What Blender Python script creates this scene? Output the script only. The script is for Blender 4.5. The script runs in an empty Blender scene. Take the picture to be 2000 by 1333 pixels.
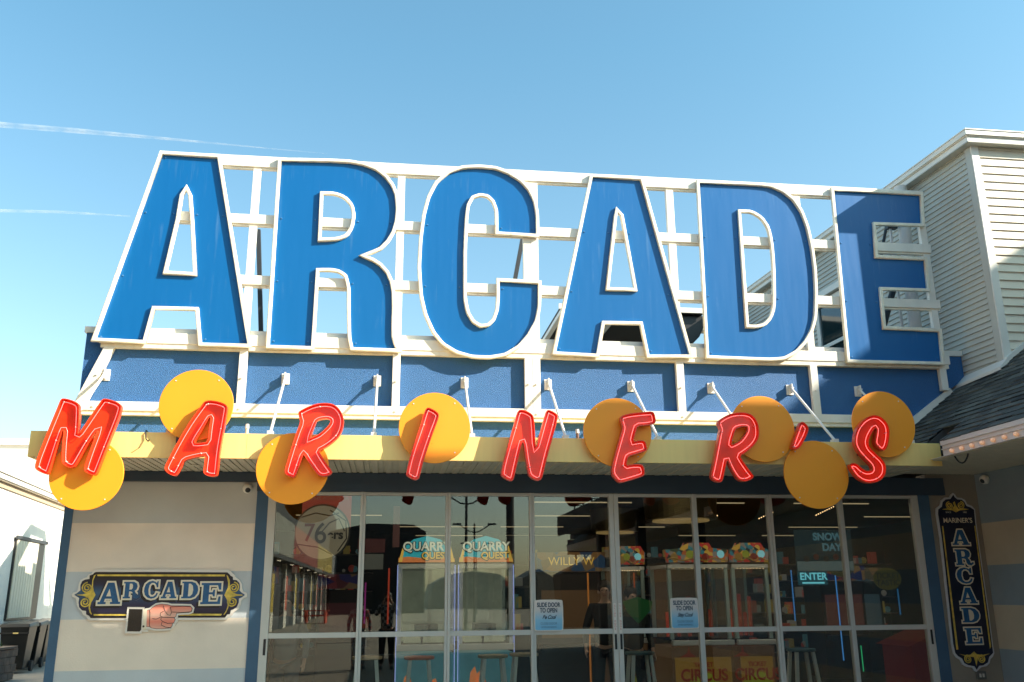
import bpy, bmesh, math, random
from mathutils import Vector, Matrix
random.seed(7)
R = math.radians
sc = bpy.context.scene
col = sc.collection
# ------------------------------------------------------------------ camera
CX = Vector((0.9910, -0.1310, -0.0080)); DN = Vector((0.0270, 0.2680, -0.9630)); FW = Vector((0.1290, 0.9540, 0.2700))
FW.normalize(); CX = (CX - FW * CX.dot(FW)).normalized(); UP = CX.cross(FW)
cam_d = bpy.data.cameras.new('camera'); cam = bpy.data.objects.new('camera', cam_d); col.objects.link(cam)
cam.matrix_world = Matrix(((CX.x, UP.x, -FW.x, 0), (CX.y, UP.y, -FW.y, -10.5), (CX.z, UP.z, -FW.z, 1.6), (0, 0, 0, 1)))
cam_d.sensor_width = 36; cam_d.lens = 36 * 1768 / 2000; cam_d.clip_start = .05; cam_d.clip_end = 3000
sc.camera = cam
# ------------------------------------------------------------------ sky and sun
SA, SB = 2.05, 1.35                      # the sun travels (-SA, +1, -SB)
elev = math.atan2(SB, math.hypot(SA, 1)); azim = math.atan2(SA, -1)
w = bpy.data.worlds.new('World'); sc.world = w; w.use_nodes = True
nt = w.node_tree; bg = nt.nodes['Background']
sky = nt.nodes.new('ShaderNodeTexSky'); sky.sky_type = 'NISHITA'; sky.sun_disc = False
sky.sun_elevation = elev; sky.sun_rotation = azim
sky.air_density = 1.0; sky.dust_density = 1.6; sky.ozone_density = 1.0
tint = nt.nodes.new('ShaderNodeVectorMath'); tint.operation = 'MULTIPLY'; 
wtc = nt.nodes.new('ShaderNodeTexCoord'); wsp = nt.nodes.new('ShaderNodeSeparateXYZ'); wmr = nt.nodes.new('ShaderNodeMapRange'); wmx = nt.nodes.new('ShaderNodeMix'); wmx.data_type = 'RGBA'
nt.links.new(wtc.outputs['Generated'], wsp.inputs[0]); nt.links.new(wsp.outputs['Z'], wmr.inputs[0]); wmr.inputs[1].default_value = .02; wmr.inputs[2].default_value = .55
wmx.inputs[6].default_value = (.99, .97, .86, 1); wmx.inputs[7].default_value = (.70, 1.06, .99, 1)
nt.links.new(wmr.outputs[0], wmx.inputs[0]); nt.links.new(wmx.outputs[2], tint.inputs[1])
nt.links.new(sky.outputs[0], tint.inputs[0]); nt.links.new(tint.outputs[0], bg.inputs[0]); bg.inputs[1].default_value = .128
sd = bpy.data.lights.new('sun', 'SUN'); sd.energy = 5.0; sd.angle = R(.5); sd.color = (1, .9, .76)
sun = bpy.data.objects.new('sun', sd); col.objects.link(sun)
sun.rotation_euler = Vector((-SA, 1, -SB)).to_track_quat('-Z', 'Y').to_euler()
sc.view_settings.view_transform = 'Standard'; sc.view_settings.look = 'None'
sc.view_settings.exposure = 1.2; sc.view_settings.gamma = 1
sc.render.engine = 'CYCLES'
sc.cycles.max_bounces = 8; sc.cycles.transparent_max_bounces = 16; sc.cycles.caustics_reflective = False; sc.cycles.caustics_refractive = False
sc.cycles.use_denoising = True

# outlines (x, z) in metres on the facade
D={'big':[('A',[(-2.868,6.802),(-2.16,6.788),(-1.626,4.373),(-2.223,4.368),(-2.292,4.793),(-2.735,4.792),(-2.797,4.383),(-3.397,4.394)],
[(-2.518,6.29),(-2.491,6.233),(-2.441,5.902),(-2.355,5.266),(-2.645,5.268),(-2.566,5.917),(-2.547,6.23)]),('R',[(-1.475,6.791),(-0.834,6.813),(-0.603,6.814),(-0.429,6.788),(-0.272,6.732),(-0.143,6.632),(-0.053,6.509),(-0.001,6.374),(0.017,6.185),(0.008,6.018),(-0.027,5.871),(-0.09,5.745),(-0.181,5.638),(-0.283,5.583),(-0.367,5.555),(-0.282,5.532),(-0.176,5.466),(-0.089,5.369),(-0.035,5.25),(-0.007,5.122),(0.004,4.924),(0.003,4.728),(0.008,4.553),(0.044,4.438),(0.095,4.405),(0.085,4.359),(-0.507,4.362),(-0.546,4.517),(-0.569,4.904),(-0.579,5.14),(-0.617,5.278),(-0.693,5.325),(-0.786,5.335),(-0.906,5.33),(-0.914,4.364),(-1.472,4.362)],
[(-0.907,6.326),(-0.774,6.329),(-0.659,6.287),(-0.579,6.197),(-0.552,6.074),(-0.569,5.928),(-0.621,5.823),(-0.713,5.778),(-0.904,5.759)]),('C',[(1.005,6.84),(1.22,6.83),(1.384,6.772),(1.548,6.67),(1.66,6.542),(1.73,6.38),(1.757,6.205),(1.758,5.891),(1.2,5.897),(1.198,6.221),(1.157,6.339),(1.097,6.395),(1.016,6.404),(0.935,6.372),(0.885,6.271),(0.867,6.097),(0.851,5.669),(0.855,5.045),(0.89,4.883),(0.949,4.783),(1.027,4.735),(1.105,4.748),(1.163,4.811),(1.203,4.934),(1.213,5.099),(1.214,5.331),(1.773,5.317),(1.763,4.974),(1.724,4.788),(1.622,4.602),(1.503,4.457),(1.327,4.343),(1.133,4.304),(0.922,4.307),(0.73,4.357),(0.557,4.461),(0.44,4.607),(0.341,4.824),(0.282,5.066),(0.252,5.435),(0.264,5.812),(0.298,6.134),(0.353,6.374),(0.45,6.587),(0.609,6.739),(0.791,6.817)],
None),('A',[(2.433,6.796),(3.127,6.787),(3.65,4.388),(3.057,4.365),(2.991,4.787),(2.552,4.783),(2.468,4.363),(1.883,4.377)],
[(2.775,6.269),(2.805,6.229),(2.935,5.268),(2.626,5.263),(2.763,6.216)]),('D',[(3.843,6.789),(4.68,6.793),(4.869,6.781),(5.032,6.713),(5.17,6.599),(5.27,6.429),(5.332,6.205),(5.366,5.927),(5.375,5.61),(5.357,5.296),(5.314,4.966),(5.247,4.781),(5.139,4.617),(5.004,4.483),(4.834,4.39),(4.652,4.369),(3.806,4.379)],
[(4.417,6.355),(4.559,6.355),(4.677,6.281),(4.75,6.156),(4.775,5.965),(4.775,5.69),(4.75,5.274),(4.725,5.068),(4.673,4.945),(4.595,4.862),(4.492,4.834),(4.396,4.835)]),('E',[(5.695,6.781),(7.012,6.78),(6.963,6.278),(6.272,6.268),(6.247,5.846),(6.937,5.843),(6.916,5.362),(6.25,5.359),(6.234,4.875),(7.0,4.863),(6.974,4.377),(5.646,4.373)],
None)],
'red':[('M',[(-3.212,3.493),(-3.173,3.491),(-3.114,3.475),(-3.066,3.451),(-3.046,3.424),(-3.037,3.359),(-3.024,3.174),(-3.026,3.147),(-3.008,3.168),(-2.849,3.476),(-2.825,3.498),(-2.786,3.495),(-2.705,3.472),(-2.663,3.445),(-2.647,3.414),(-2.663,3.317),(-2.709,3.145),(-2.756,2.974),(-2.807,2.773),(-2.823,2.746),(-2.852,2.746),(-2.905,2.768),(-2.93,2.791),(-2.931,2.831),(-2.898,2.986),(-2.858,3.149),(-2.855,3.177),(-2.877,3.142),(-2.929,3.04),(-3.009,2.851),(-3.031,2.821),(-3.062,2.814),(-3.102,2.83),(-3.133,2.853),(-3.147,2.889),(-3.159,3.037),(-3.16,3.158),(-3.169,3.179),(-3.176,3.158),(-3.198,3.05),(-3.247,2.782),(-3.262,2.752),(-3.287,2.752),(-3.34,2.775),(-3.375,2.801),(-3.382,2.834),(-3.37,2.914),(-3.307,3.17),(-3.242,3.417),(-3.229,3.472)],
None),('A',[(-1.843,3.496),(-1.817,3.501),(-1.757,3.497),(-1.695,3.481),(-1.657,3.464),(-1.638,3.44),(-1.636,3.404),(-1.651,3.25),(-1.669,3.09),(-1.678,2.953),(-1.681,2.769),(-1.695,2.745),(-1.731,2.74),(-1.777,2.748),(-1.808,2.765),(-1.819,2.788),(-1.816,2.863),(-1.813,2.944),(-1.865,2.937),(-1.929,2.923),(-2.005,2.898),(-2.027,2.847),(-2.054,2.779),(-2.077,2.745),(-2.103,2.747),(-2.15,2.768),(-2.182,2.798),(-2.187,2.832),(-2.167,2.886),(-2.076,3.106),(-1.98,3.301),(-1.881,3.463),(-1.866,3.485)],
[(-1.8,3.331),(-1.791,3.318),(-1.798,3.22),(-1.801,3.082),(-1.876,3.07),(-1.931,3.07),(-1.907,3.129),(-1.855,3.226),(-1.815,3.31)]),('R',[(-0.941,3.383),(-0.936,3.403),(-0.879,3.438),(-0.816,3.469),(-0.752,3.489),(-0.674,3.497),(-0.608,3.49),(-0.555,3.46),(-0.514,3.41),(-0.488,3.35),(-0.483,3.297),(-0.493,3.223),(-0.522,3.156),(-0.572,3.102),(-0.641,3.048),(-0.716,3.005),(-0.688,2.956),(-0.633,2.878),(-0.578,2.806),(-0.577,2.787),(-0.596,2.767),(-0.64,2.749),(-0.684,2.75),(-0.717,2.766),(-0.764,2.824),(-0.826,2.908),(-0.864,2.967),(-0.873,2.954),(-0.895,2.875),(-0.921,2.778),(-0.935,2.742),(-0.957,2.735),(-1.002,2.751),(-1.035,2.773),(-1.042,2.809),(-1.023,2.893),(-0.987,3.044),(-0.95,3.183),(-0.914,3.296),(-0.932,3.343)],
[(-0.75,3.312),(-0.712,3.328),(-0.654,3.335),(-0.621,3.325),(-0.616,3.301),(-0.637,3.261),(-0.687,3.207),(-0.736,3.166),(-0.799,3.139),(-0.812,3.132),(-0.79,3.205),(-0.762,3.285)]),('I',[(0.354,3.467),(0.381,3.467),(0.428,3.445),(0.469,3.415),(0.48,3.388),(0.473,3.347),(0.419,3.197),(0.362,3.022),(0.324,2.895),(0.294,2.756),(0.281,2.733),(0.249,2.722),(0.216,2.733),(0.169,2.762),(0.154,2.781),(0.161,2.827),(0.185,2.94),(0.234,3.107),(0.284,3.263),(0.331,3.433)],
None),('N',[(1.292,3.43),(1.31,3.458),(1.334,3.465),(1.382,3.456),(1.43,3.432),(1.461,3.405),(1.47,3.364),(1.477,3.26),(1.483,3.076),(1.493,3.09),(1.522,3.186),(1.566,3.338),(1.596,3.435),(1.607,3.46),(1.631,3.467),(1.68,3.447),(1.717,3.42),(1.724,3.396),(1.712,3.34),(1.66,3.16),(1.608,2.989),(1.564,2.82),(1.546,2.753),(1.522,2.729),(1.488,2.726),(1.441,2.749),(1.407,2.779),(1.394,2.832),(1.375,2.953),(1.357,3.095),(1.347,3.122),(1.336,3.088),(1.294,2.918),(1.258,2.764),(1.244,2.727),(1.214,2.72),(1.164,2.743),(1.124,2.776),(1.121,2.803),(1.138,2.896),(1.2,3.113),(1.264,3.326)],
None),('E',[(2.397,3.402),(2.414,3.419),(2.482,3.44),(2.583,3.455),(2.711,3.469),(2.752,3.467),(2.771,3.442),(2.781,3.382),(2.776,3.349),(2.755,3.332),(2.677,3.318),(2.579,3.31),(2.553,3.24),(2.525,3.145),(2.576,3.156),(2.629,3.16),(2.655,3.144),(2.669,3.092),(2.667,3.053),(2.636,3.036),(2.556,3.013),(2.468,2.986),(2.453,2.947),(2.441,2.892),(2.504,2.906),(2.59,2.907),(2.616,2.894),(2.632,2.846),(2.631,2.801),(2.61,2.779),(2.517,2.749),(2.404,2.717),(2.365,2.711),(2.339,2.723),(2.289,2.786),(2.281,2.824),(2.283,2.868),(2.317,2.991),(2.37,3.153),(2.415,3.284),(2.404,3.337),(2.392,3.369)],
None),('R',[(3.464,3.364),(3.476,3.384),(3.541,3.428),(3.612,3.46),(3.696,3.477),(3.779,3.478),(3.847,3.46),(3.892,3.414),(3.918,3.354),(3.922,3.28),(3.912,3.207),(3.876,3.147),(3.823,3.093),(3.758,3.046),(3.686,3.003),(3.715,2.947),(3.77,2.863),(3.819,2.798),(3.817,2.779),(3.788,2.756),(3.732,2.734),(3.678,2.736),(3.639,2.758),(3.597,2.822),(3.556,2.907),(3.54,2.959),(3.522,2.9),(3.481,2.763),(3.469,2.737),(3.448,2.723),(3.408,2.727),(3.369,2.749),(3.347,2.775),(3.349,2.807),(3.376,2.892),(3.416,3.036),(3.477,3.267),(3.486,3.287),(3.472,3.327)],
[(3.665,3.3),(3.725,3.319),(3.78,3.322),(3.793,3.312),(3.783,3.272),(3.744,3.218),(3.699,3.171),(3.642,3.14),(3.6,3.123),(3.61,3.17),(3.644,3.256)]),("'",[(4.394,3.375),(4.416,3.386),(4.44,3.379),(4.472,3.349),(4.486,3.316),(4.479,3.282),(4.444,3.214),(4.395,3.14),(4.363,3.1),(4.326,3.081),(4.292,3.084),(4.27,3.105),(4.283,3.139),(4.327,3.233),(4.371,3.328)],
None),('S',[(5.21,3.464),(5.268,3.475),(5.325,3.465),(5.377,3.425),(5.414,3.371),(5.422,3.296),(5.404,3.207),(5.375,3.126),(5.341,3.085),(5.305,3.079),(5.266,3.111),(5.235,3.151),(5.233,3.191),(5.257,3.266),(5.27,3.314),(5.261,3.328),(5.232,3.3),(5.18,3.225),(5.159,3.163),(5.173,3.11),(5.23,3.05),(5.294,2.99),(5.326,2.937),(5.33,2.884),(5.311,2.817),(5.258,2.764),(5.191,2.734),(5.119,2.725),(5.051,2.739),(4.985,2.782),(4.937,2.847),(4.911,2.9),(4.919,2.933),(4.955,2.944),(5.003,2.934),(5.054,2.881),(5.1,2.859),(5.15,2.862),(5.17,2.883),(5.157,2.922),(5.095,2.988),(5.033,3.061),(5.004,3.121),(4.997,3.182),(5.013,3.256),(5.059,3.345),(5.133,3.421)],
None)],
'disc':[(-2.933,2.763,0.345),(-1.96,3.472,0.363),(-0.975,2.841,0.358),(0.441,3.276,0.37),(2.383,3.256,0.37),(4.004,3.319,0.364),(4.57,2.829,0.367),(5.418,3.395,0.37)],
'pl_white':[(-3.097,1.897),(-2.404,1.895),(-1.724,1.89),(-1.695,1.876),(-1.675,1.852),(-1.646,1.834),(-1.639,1.812),(-1.594,1.782),(-1.567,1.742),(-1.557,1.682),(-1.549,1.664),(-1.512,1.648),(-1.499,1.624),(-1.505,1.597),(-1.538,1.586),(-1.56,1.562),(-1.561,1.526),(-1.585,1.478),(-1.613,1.458),(-1.633,1.443),(-1.641,1.417),(-1.675,1.396),(-1.703,1.367),(-2.2,1.37),(-2.208,1.355),(-2.214,1.326),(-2.25,1.3),(-2.271,1.268),(-2.306,1.266),(-2.388,1.261),(-2.441,1.268),(-2.447,1.276),(-2.499,1.271),(-2.498,1.254),(-2.562,1.255),(-2.564,1.24),(-2.718,1.245),(-2.726,1.373),(-3.097,1.377),(-3.122,1.395),(-3.137,1.418),(-3.173,1.436),(-3.182,1.46),(-3.22,1.495),(-3.245,1.536),(-3.254,1.583),(-3.268,1.607),(-3.301,1.619),(-3.31,1.642),(-3.295,1.663),(-3.258,1.671),(-3.25,1.706),(-3.249,1.748),(-3.237,1.789),(-3.204,1.81),(-3.176,1.818),(-3.162,1.848),(-3.128,1.86),(-3.119,1.884)],
'pl_navy':[(-3.088,1.872),(-2.402,1.868),(-1.727,1.861),(-1.702,1.84),(-1.691,1.825),(-1.666,1.813),(-1.661,1.782),(-1.624,1.779),(-1.592,1.748),(-1.583,1.712),(-1.586,1.67),(-1.56,1.646),(-1.525,1.624),(-1.557,1.598),(-1.586,1.586),(-1.586,1.544),(-1.604,1.496),(-1.639,1.473),(-1.662,1.467),(-1.668,1.426),(-1.695,1.423),(-1.717,1.391),(-2.205,1.395),(-2.728,1.398),(-3.089,1.402),(-3.108,1.424),(-3.139,1.439),(-3.143,1.474),(-3.184,1.48),(-3.217,1.513),(-3.228,1.559),(-3.227,1.606),(-3.252,1.621),(-3.28,1.639),(-3.251,1.659),(-3.224,1.683),(-3.23,1.736),(-3.218,1.777),(-3.185,1.795),(-3.145,1.8),(-3.148,1.836),(-3.115,1.848),(-3.105,1.863)],
'pl_bars':[[(-3.071,1.846),(-2.399,1.843),(-1.75,1.839),(-1.752,1.819),(-2.398,1.823),(-3.066,1.829)],
[(-3.064,1.441),(-2.732,1.437),(-2.73,1.421),(-3.059,1.425)],
[(-2.197,1.436),(-1.75,1.43),(-1.76,1.412),(-2.198,1.417)]],
'pl_gold':[[(-3.077,1.848),(-3.09,1.833),(-3.105,1.782),(-3.101,1.723),(-3.087,1.676),(-3.065,1.637),(-3.081,1.599),(-3.1,1.558),(-3.107,1.511),(-3.096,1.47),(-3.078,1.438),(-3.09,1.438),(-3.106,1.459),(-3.12,1.5),(-3.122,1.547),(-3.121,1.594),(-3.135,1.611),(-3.165,1.62),(-3.195,1.629),(-3.254,1.635),(-3.257,1.639),(-3.197,1.644),(-3.169,1.653),(-3.129,1.664),(-3.115,1.694),(-3.114,1.735),(-3.114,1.788),(-3.102,1.836)],
[(-1.733,1.834),(-1.719,1.822),(-1.694,1.779),(-1.69,1.725),(-1.681,1.683),(-1.664,1.653),(-1.614,1.634),(-1.55,1.625),(-1.549,1.619),(-1.613,1.613),(-1.642,1.604),(-1.671,1.593),(-1.68,1.545),(-1.689,1.497),(-1.709,1.444),(-1.728,1.418),(-1.734,1.421),(-1.71,1.462),(-1.698,1.509),(-1.701,1.545),(-1.713,1.581),(-1.741,1.623),(-1.725,1.665),(-1.71,1.701),(-1.71,1.749),(-1.723,1.798)]],
'pl_scroll':[((-3.156,1.709),1),((-3.162,1.563),-1),((-1.649,1.701),-2),((-1.651,1.554),2)],
'pl_letters':[('A',(-3.035,-2.807,1.541,1.761)),('R',(-2.786,-2.622,1.598,1.768)),('C',(-2.577,-2.43,1.596,1.773)),('A',(-2.396,-2.238,1.595,1.767)),('D',(-2.187,-2.017,1.593,1.766)),('E',(-1.985,-1.778,1.531,1.751))],
'h_cuff':[(-2.708,1.49),(-2.572,1.487),(-2.564,1.277),(-2.58,1.26),(-2.707,1.262)],
'h_shirt':[(-2.564,1.485),(-2.522,1.483),(-2.514,1.276),(-2.548,1.274)],
'h_hand':[(-2.523,1.474),(-2.494,1.478),(-2.466,1.503),(-2.434,1.525),(-2.38,1.534),(-2.319,1.528),(-2.288,1.518),(-2.168,1.515),(-2.087,1.512),(-2.063,1.489),(-2.068,1.459),(-2.092,1.449),(-2.162,1.447),(-2.221,1.441),(-2.224,1.411),(-2.247,1.396),(-2.228,1.376),(-2.238,1.352),(-2.254,1.335),(-2.255,1.312),(-2.278,1.293),(-2.337,1.287),(-2.406,1.287),(-2.457,1.295),(-2.483,1.308),(-2.513,1.31)],
'h_lines':[[(-2.363,1.522),(-2.339,1.467),(-2.31,1.427),(-2.28,1.421),(-2.272,1.446),(-2.287,1.506)],
[(-2.353,1.462),(-2.382,1.447),(-2.384,1.418),(-2.358,1.402),(-2.297,1.399),(-2.232,1.396)],
[(-2.368,1.403),(-2.375,1.378),(-2.353,1.358),(-2.302,1.339),(-2.233,1.342)],
[(-2.358,1.353),(-2.365,1.323),(-2.324,1.303),(-2.258,1.292)],
[(-2.461,1.389),(-2.42,1.383),(-2.377,1.403)],
[(-2.499,1.478),(-2.491,1.449),(-2.484,1.32),(-2.472,1.3)],
[(-2.287,1.506),(-2.168,1.513),(-2.077,1.509),(-2.06,1.484),(-2.07,1.454),(-2.162,1.449),(-2.268,1.454)]],
'rp_white':[(6.908,2.772),(6.933,2.747),(6.948,2.715),(7.009,2.709),(7.053,2.687),(7.076,2.634),(7.135,2.612),(7.169,2.57),(7.16,2.405),(7.157,1.851),(7.156,1.347),(7.149,0.96),(7.151,0.89),(7.124,0.847),(7.09,0.822),(7.073,0.779),(7.028,0.745),(6.958,0.735),(6.917,0.704),(6.891,0.684),(6.863,0.697),(6.849,0.731),(6.782,0.741),(6.727,0.768),(6.706,0.82),(6.661,0.846),(6.632,0.89),(6.625,1.003),(6.641,1.637),(6.656,2.219),(6.648,2.516),(6.658,2.582),(6.714,2.619),(6.733,2.676),(6.79,2.714),(6.852,2.714),(6.878,2.752)],
'rp_navy':[(6.904,2.747),(6.92,2.715),(6.951,2.69),(7.006,2.687),(7.039,2.658),(7.056,2.611),(7.111,2.593),(7.152,2.564),(7.143,2.405),(7.141,1.851),(7.14,1.347),(7.133,0.96),(7.134,0.894),(7.075,0.848),(7.049,0.788),(6.981,0.755),(6.931,0.752),(6.894,0.708),(6.871,0.748),(6.795,0.761),(6.749,0.785),(6.728,0.837),(6.683,0.863),(6.653,0.898),(6.641,1.002),(6.661,1.637),(6.676,2.219),(6.669,2.516),(6.68,2.568),(6.732,2.601),(6.751,2.657),(6.796,2.689),(6.859,2.695)],
'rp_bars':[[(6.698,2.367),(6.712,2.367),(6.694,0.936),(6.67,0.936)],
[(7.124,2.371),(7.138,2.371),(7.117,0.96),(7.098,0.94)]],
'rp_gold':[[(6.727,2.569),(6.801,2.582),(6.861,2.573),(6.894,2.611),(6.883,2.648),(6.906,2.667),(6.924,2.611),(6.944,2.577),(7.006,2.583),(7.087,2.57),(7.024,2.562),(6.962,2.558),(6.906,2.532),(6.859,2.558),(6.788,2.561)],
[(6.696,0.889),(6.782,0.87),(6.842,0.878),(6.891,0.912),(6.922,0.88),(6.99,0.872),(7.091,0.886),(6.997,0.855),(6.933,0.85),(6.913,0.799),(6.897,0.748),(6.889,0.799),(6.878,0.851),(6.799,0.853)]],
'rp_scroll':[((6.832,2.614),1),((6.981,2.62),-1),((6.801,0.827),1),((6.969,0.827),-1)],
'rp_letters':[('A',(6.802,7.03,2.141,2.321)),('R',(6.815,7.042,1.903,2.089)),('C',(6.798,7.0,1.689,1.87)),('A',(6.801,7.025,1.456,1.639)),('D',(6.797,7.02,1.24,1.406)),('E',(6.805,7.013,0.999,1.177))],
'rp_mar':[(6.693,2.432),(7.131,2.433)]}
# ------------------------------------------------------------------ materials
def mat(name, c, rough=.6, metal=0, bump=0, bscale=40, var=0, vscale=3, spec=.5, coat=0, streak=0, emit=None, es=0):
    m = bpy.data.materials.new(name); m.use_nodes = True
    n = m.node_tree.nodes; l = m.node_tree.links; b = n['Principled BSDF']
    b.inputs['Base Color'].default_value = (*c, 1); b.inputs['Roughness'].default_value = rough
    b.inputs['Metallic'].default_value = metal; b.inputs['Specular IOR Level'].default_value = spec
    b.inputs['Coat Weight'].default_value = coat; b.inputs['Coat Roughness'].default_value = .08
    tc = n.new('ShaderNodeTexCoord')
    if var or streak:
        t = n.new('ShaderNodeTexNoise'); t.inputs['Scale'].default_value = vscale; t.inputs['Detail'].default_value = 6
        if streak:
            mp = n.new('ShaderNodeMapping'); mp.inputs['Scale'].default_value = (9, 9, .7)
            l.new(tc.outputs['Object'], mp.inputs[0]); l.new(mp.outputs[0], t.inputs['Vector'])
        else: l.new(tc.outputs['Object'], t.inputs['Vector'])
        mr = n.new('ShaderNodeMapRange'); k = var or streak
        mr.inputs[1].default_value = .3; mr.inputs[2].default_value = .7
        mr.inputs[3].default_value = 1 - k; mr.inputs[4].default_value = 1 + k
        l.new(t.outputs[0], mr.inputs[0])
        mx = n.new('ShaderNodeVectorMath'); mx.operation = 'SCALE'; mx.inputs[0].default_value = c
        l.new(mr.outputs[0], mx.inputs['Scale']); l.new(mx.outputs[0], b.inputs['Base Color'])
        r2 = n.new('ShaderNodeMapRange'); r2.inputs[3].default_value = rough * .8; r2.inputs[4].default_value = min(1, rough * 1.25)
        l.new(t.outputs[0], r2.inputs[0]); l.new(r2.outputs[0], b.inputs['Roughness'])
    if bump:
        t2 = n.new('ShaderNodeTexNoise'); t2.inputs['Scale'].default_value = bscale; t2.inputs['Detail'].default_value = 4
        l.new(tc.outputs['Object'], t2.inputs['Vector'])
        bp = n.new('ShaderNodeBump'); bp.inputs['Strength'].default_value = bump; bp.inputs['Distance'].default_value = .02
        l.new(t2.outputs[0], bp.inputs['Height']); l.new(bp.outputs[0], b.inputs['Normal'])
    if emit:
        b.inputs['Emission Color'].default_value = (*emit, 1); b.inputs['Emission Strength'].default_value = es
    return m
def glassmat(name, tint, fac):
    m = bpy.data.materials.new(name); m.use_nodes = True; n = m.node_tree.nodes; l = m.node_tree.links
    n.remove(n['Principled BSDF']); o = n['Material Output']
    tr = n.new('ShaderNodeBsdfTransparent'); tr.inputs[0].default_value = (*tint, 1)
    gl = n.new('ShaderNodeBsdfGlossy'); gl.inputs['Roughness'].default_value = .0; gl.inputs[0].default_value = (.96, 1, .98, 1)
    lw = n.new('ShaderNodeFresnel'); lw.inputs[0].default_value = 1.5
    ad = n.new('ShaderNodeMath'); ad.operation = 'ADD'; ad.inputs[1].default_value = fac; l.new(lw.outputs[0], ad.inputs[0])
    mx = n.new('ShaderNodeMixShader'); l.new(ad.outputs[0], mx.inputs[0]); l.new(tr.outputs[0], mx.inputs[1]); l.new(gl.outputs[0], mx.inputs[2])
    l.new(mx.outputs[0], o.inputs[0]); return m
def ramp_z(m, stops, scale=1, off=0, interp='CONSTANT', axis='Z', obj=False):
    """colour by world height (stripes painted on a wall)"""
    n = m.node_tree.nodes; l = m.node_tree.links; b = n['Principled BSDF']
    g = n.new('ShaderNodeNewGeometry'); tcx = n.new('ShaderNodeTexCoord')
    s = n.new('ShaderNodeSeparateXYZ'); l.new(tcx.outputs['Object'] if obj else g.outputs['Position'], s.inputs[0])
    mr = n.new('ShaderNodeMapRange'); mr.inputs[1].default_value = off; mr.inputs[2].default_value = off + scale
    l.new(s.outputs[axis], mr.inputs[0]); r = n.new('ShaderNodeValToRGB'); r.color_ramp.interpolation = interp
    e = r.color_ramp.elements
    while len(e) < len(stops): e.new(.5)
    for i, (p, c) in enumerate(stops): e[i].position = (p - off) / scale; e[i].color = (*c, 1)
    l.new(mr.outputs[0], r.inputs[0])
    t = n.new('ShaderNodeTexNoise'); t.inputs['Scale'].default_value = 2.2; t.inputs['Detail'].default_value = 8
    l.new(g.outputs['Position'], t.inputs['Vector'])
    m2 = n.new('ShaderNodeMapRange'); m2.inputs[1].default_value = .3; m2.inputs[2].default_value = .7; m2.inputs[3].default_value = .93; m2.inputs[4].default_value = 1.06
    l.new(t.outputs[0], m2.inputs[0])
    v = n.new('ShaderNodeVectorMath'); v.operation = 'SCALE'; l.new(r.outputs[0], v.inputs[0]); l.new(m2.outputs[0], v.inputs['Scale'])
    l.new(v.outputs[0], b.inputs['Base Color']); return m
def weather(m, pale, k):
    n = m.node_tree.nodes; l = m.node_tree.links; b = n['Principled BSDF']; src = b.inputs['Base Color'].links[0].from_socket
    tc = n.new('ShaderNodeTexCoord'); mp = n.new('ShaderNodeMapping'); mp.inputs['Scale'].default_value = (22, 1, 1.1); l.new(tc.outputs['Object'], mp.inputs[0])
    a = n.new('ShaderNodeTexNoise'); a.inputs['Scale'].default_value = 1; a.inputs['Detail'].default_value = 3; l.new(mp.outputs[0], a.inputs['Vector'])
    c = n.new('ShaderNodeTexNoise'); c.inputs['Scale'].default_value = 1.6; c.inputs['Detail'].default_value = 5; l.new(tc.outputs['Object'], c.inputs['Vector'])
    r1 = n.new('ShaderNodeMapRange'); r1.inputs[1].default_value = .56; r1.inputs[2].default_value = .78; l.new(a.outputs[0], r1.inputs[0])
    r2 = n.new('ShaderNodeMapRange'); r2.inputs[1].default_value = .50; r2.inputs[2].default_value = .68; l.new(c.outputs[0], r2.inputs[0])
    d = n.new('ShaderNodeTexNoise'); d.inputs['Scale'].default_value = 9; d.inputs['Detail'].default_value = 8; d.inputs['Roughness'].default_value = .75; l.new(tc.outputs['Object'], d.inputs['Vector'])
    r3 = n.new('ShaderNodeMapRange'); r3.inputs[1].default_value = .62; r3.inputs[2].default_value = .8; l.new(d.outputs[0], r3.inputs[0])
    mx0 = n.new('ShaderNodeMath'); mx0.operation = 'MAXIMUM'; l.new(r1.outputs[0], mx0.inputs[0]); l.new(r3.outputs[0], mx0.inputs[1])
    mu = n.new('ShaderNodeMath'); mu.operation = 'MULTIPLY'; l.new(mx0.outputs[0], mu.inputs[0]); l.new(r2.outputs[0], mu.inputs[1])
    mk = n.new('ShaderNodeMath'); mk.operation = 'MULTIPLY'; mk.inputs[1].default_value = k; l.new(mu.outputs[0], mk.inputs[0])
    mx = n.new('ShaderNodeMix'); mx.data_type = 'RGBA'; l.new(mk.outputs[0], mx.inputs[0]); l.new(src, mx.inputs[6]); mx.inputs[7].default_value = (*pale, 1); l.new(mx.outputs[2], b.inputs['Base Color'])
WHITE = mat('frame_white', (.80, .755, .67), .38, var=.07, vscale=5, streak=.0)
TRIM = mat('trim_cream', (.83, .76, .62), .45, var=.12, vscale=9)
BLUE = mat('letter_blue', (.001, .112, .335), .38, var=.0, streak=.02, vscale=2.0, coat=.05, spec=.35)
STUC = mat('stucco_blue', (.032, .145, .37), .6, bump=1.0, bscale=120, var=.30, vscale=95)
weather(BLUE, (.25, .38, .52), .30)
weather(TRIM, (.38, .24, .12), .55); weather(WHITE, (.50, .40, .28), .30)
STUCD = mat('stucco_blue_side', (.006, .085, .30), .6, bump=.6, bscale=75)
YEL = mat('fascia_yellow', (.92, .665, .23), .45, streak=.03, vscale=2); weather(YEL, (.45, .30, .12), .25)
SOF = mat('soffit_cream', (.66, .58, .44), .5, var=.07, vscale=6)
SLATE = mat('header_slate', (.032, .055, .085), .55, var=.12)
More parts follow.
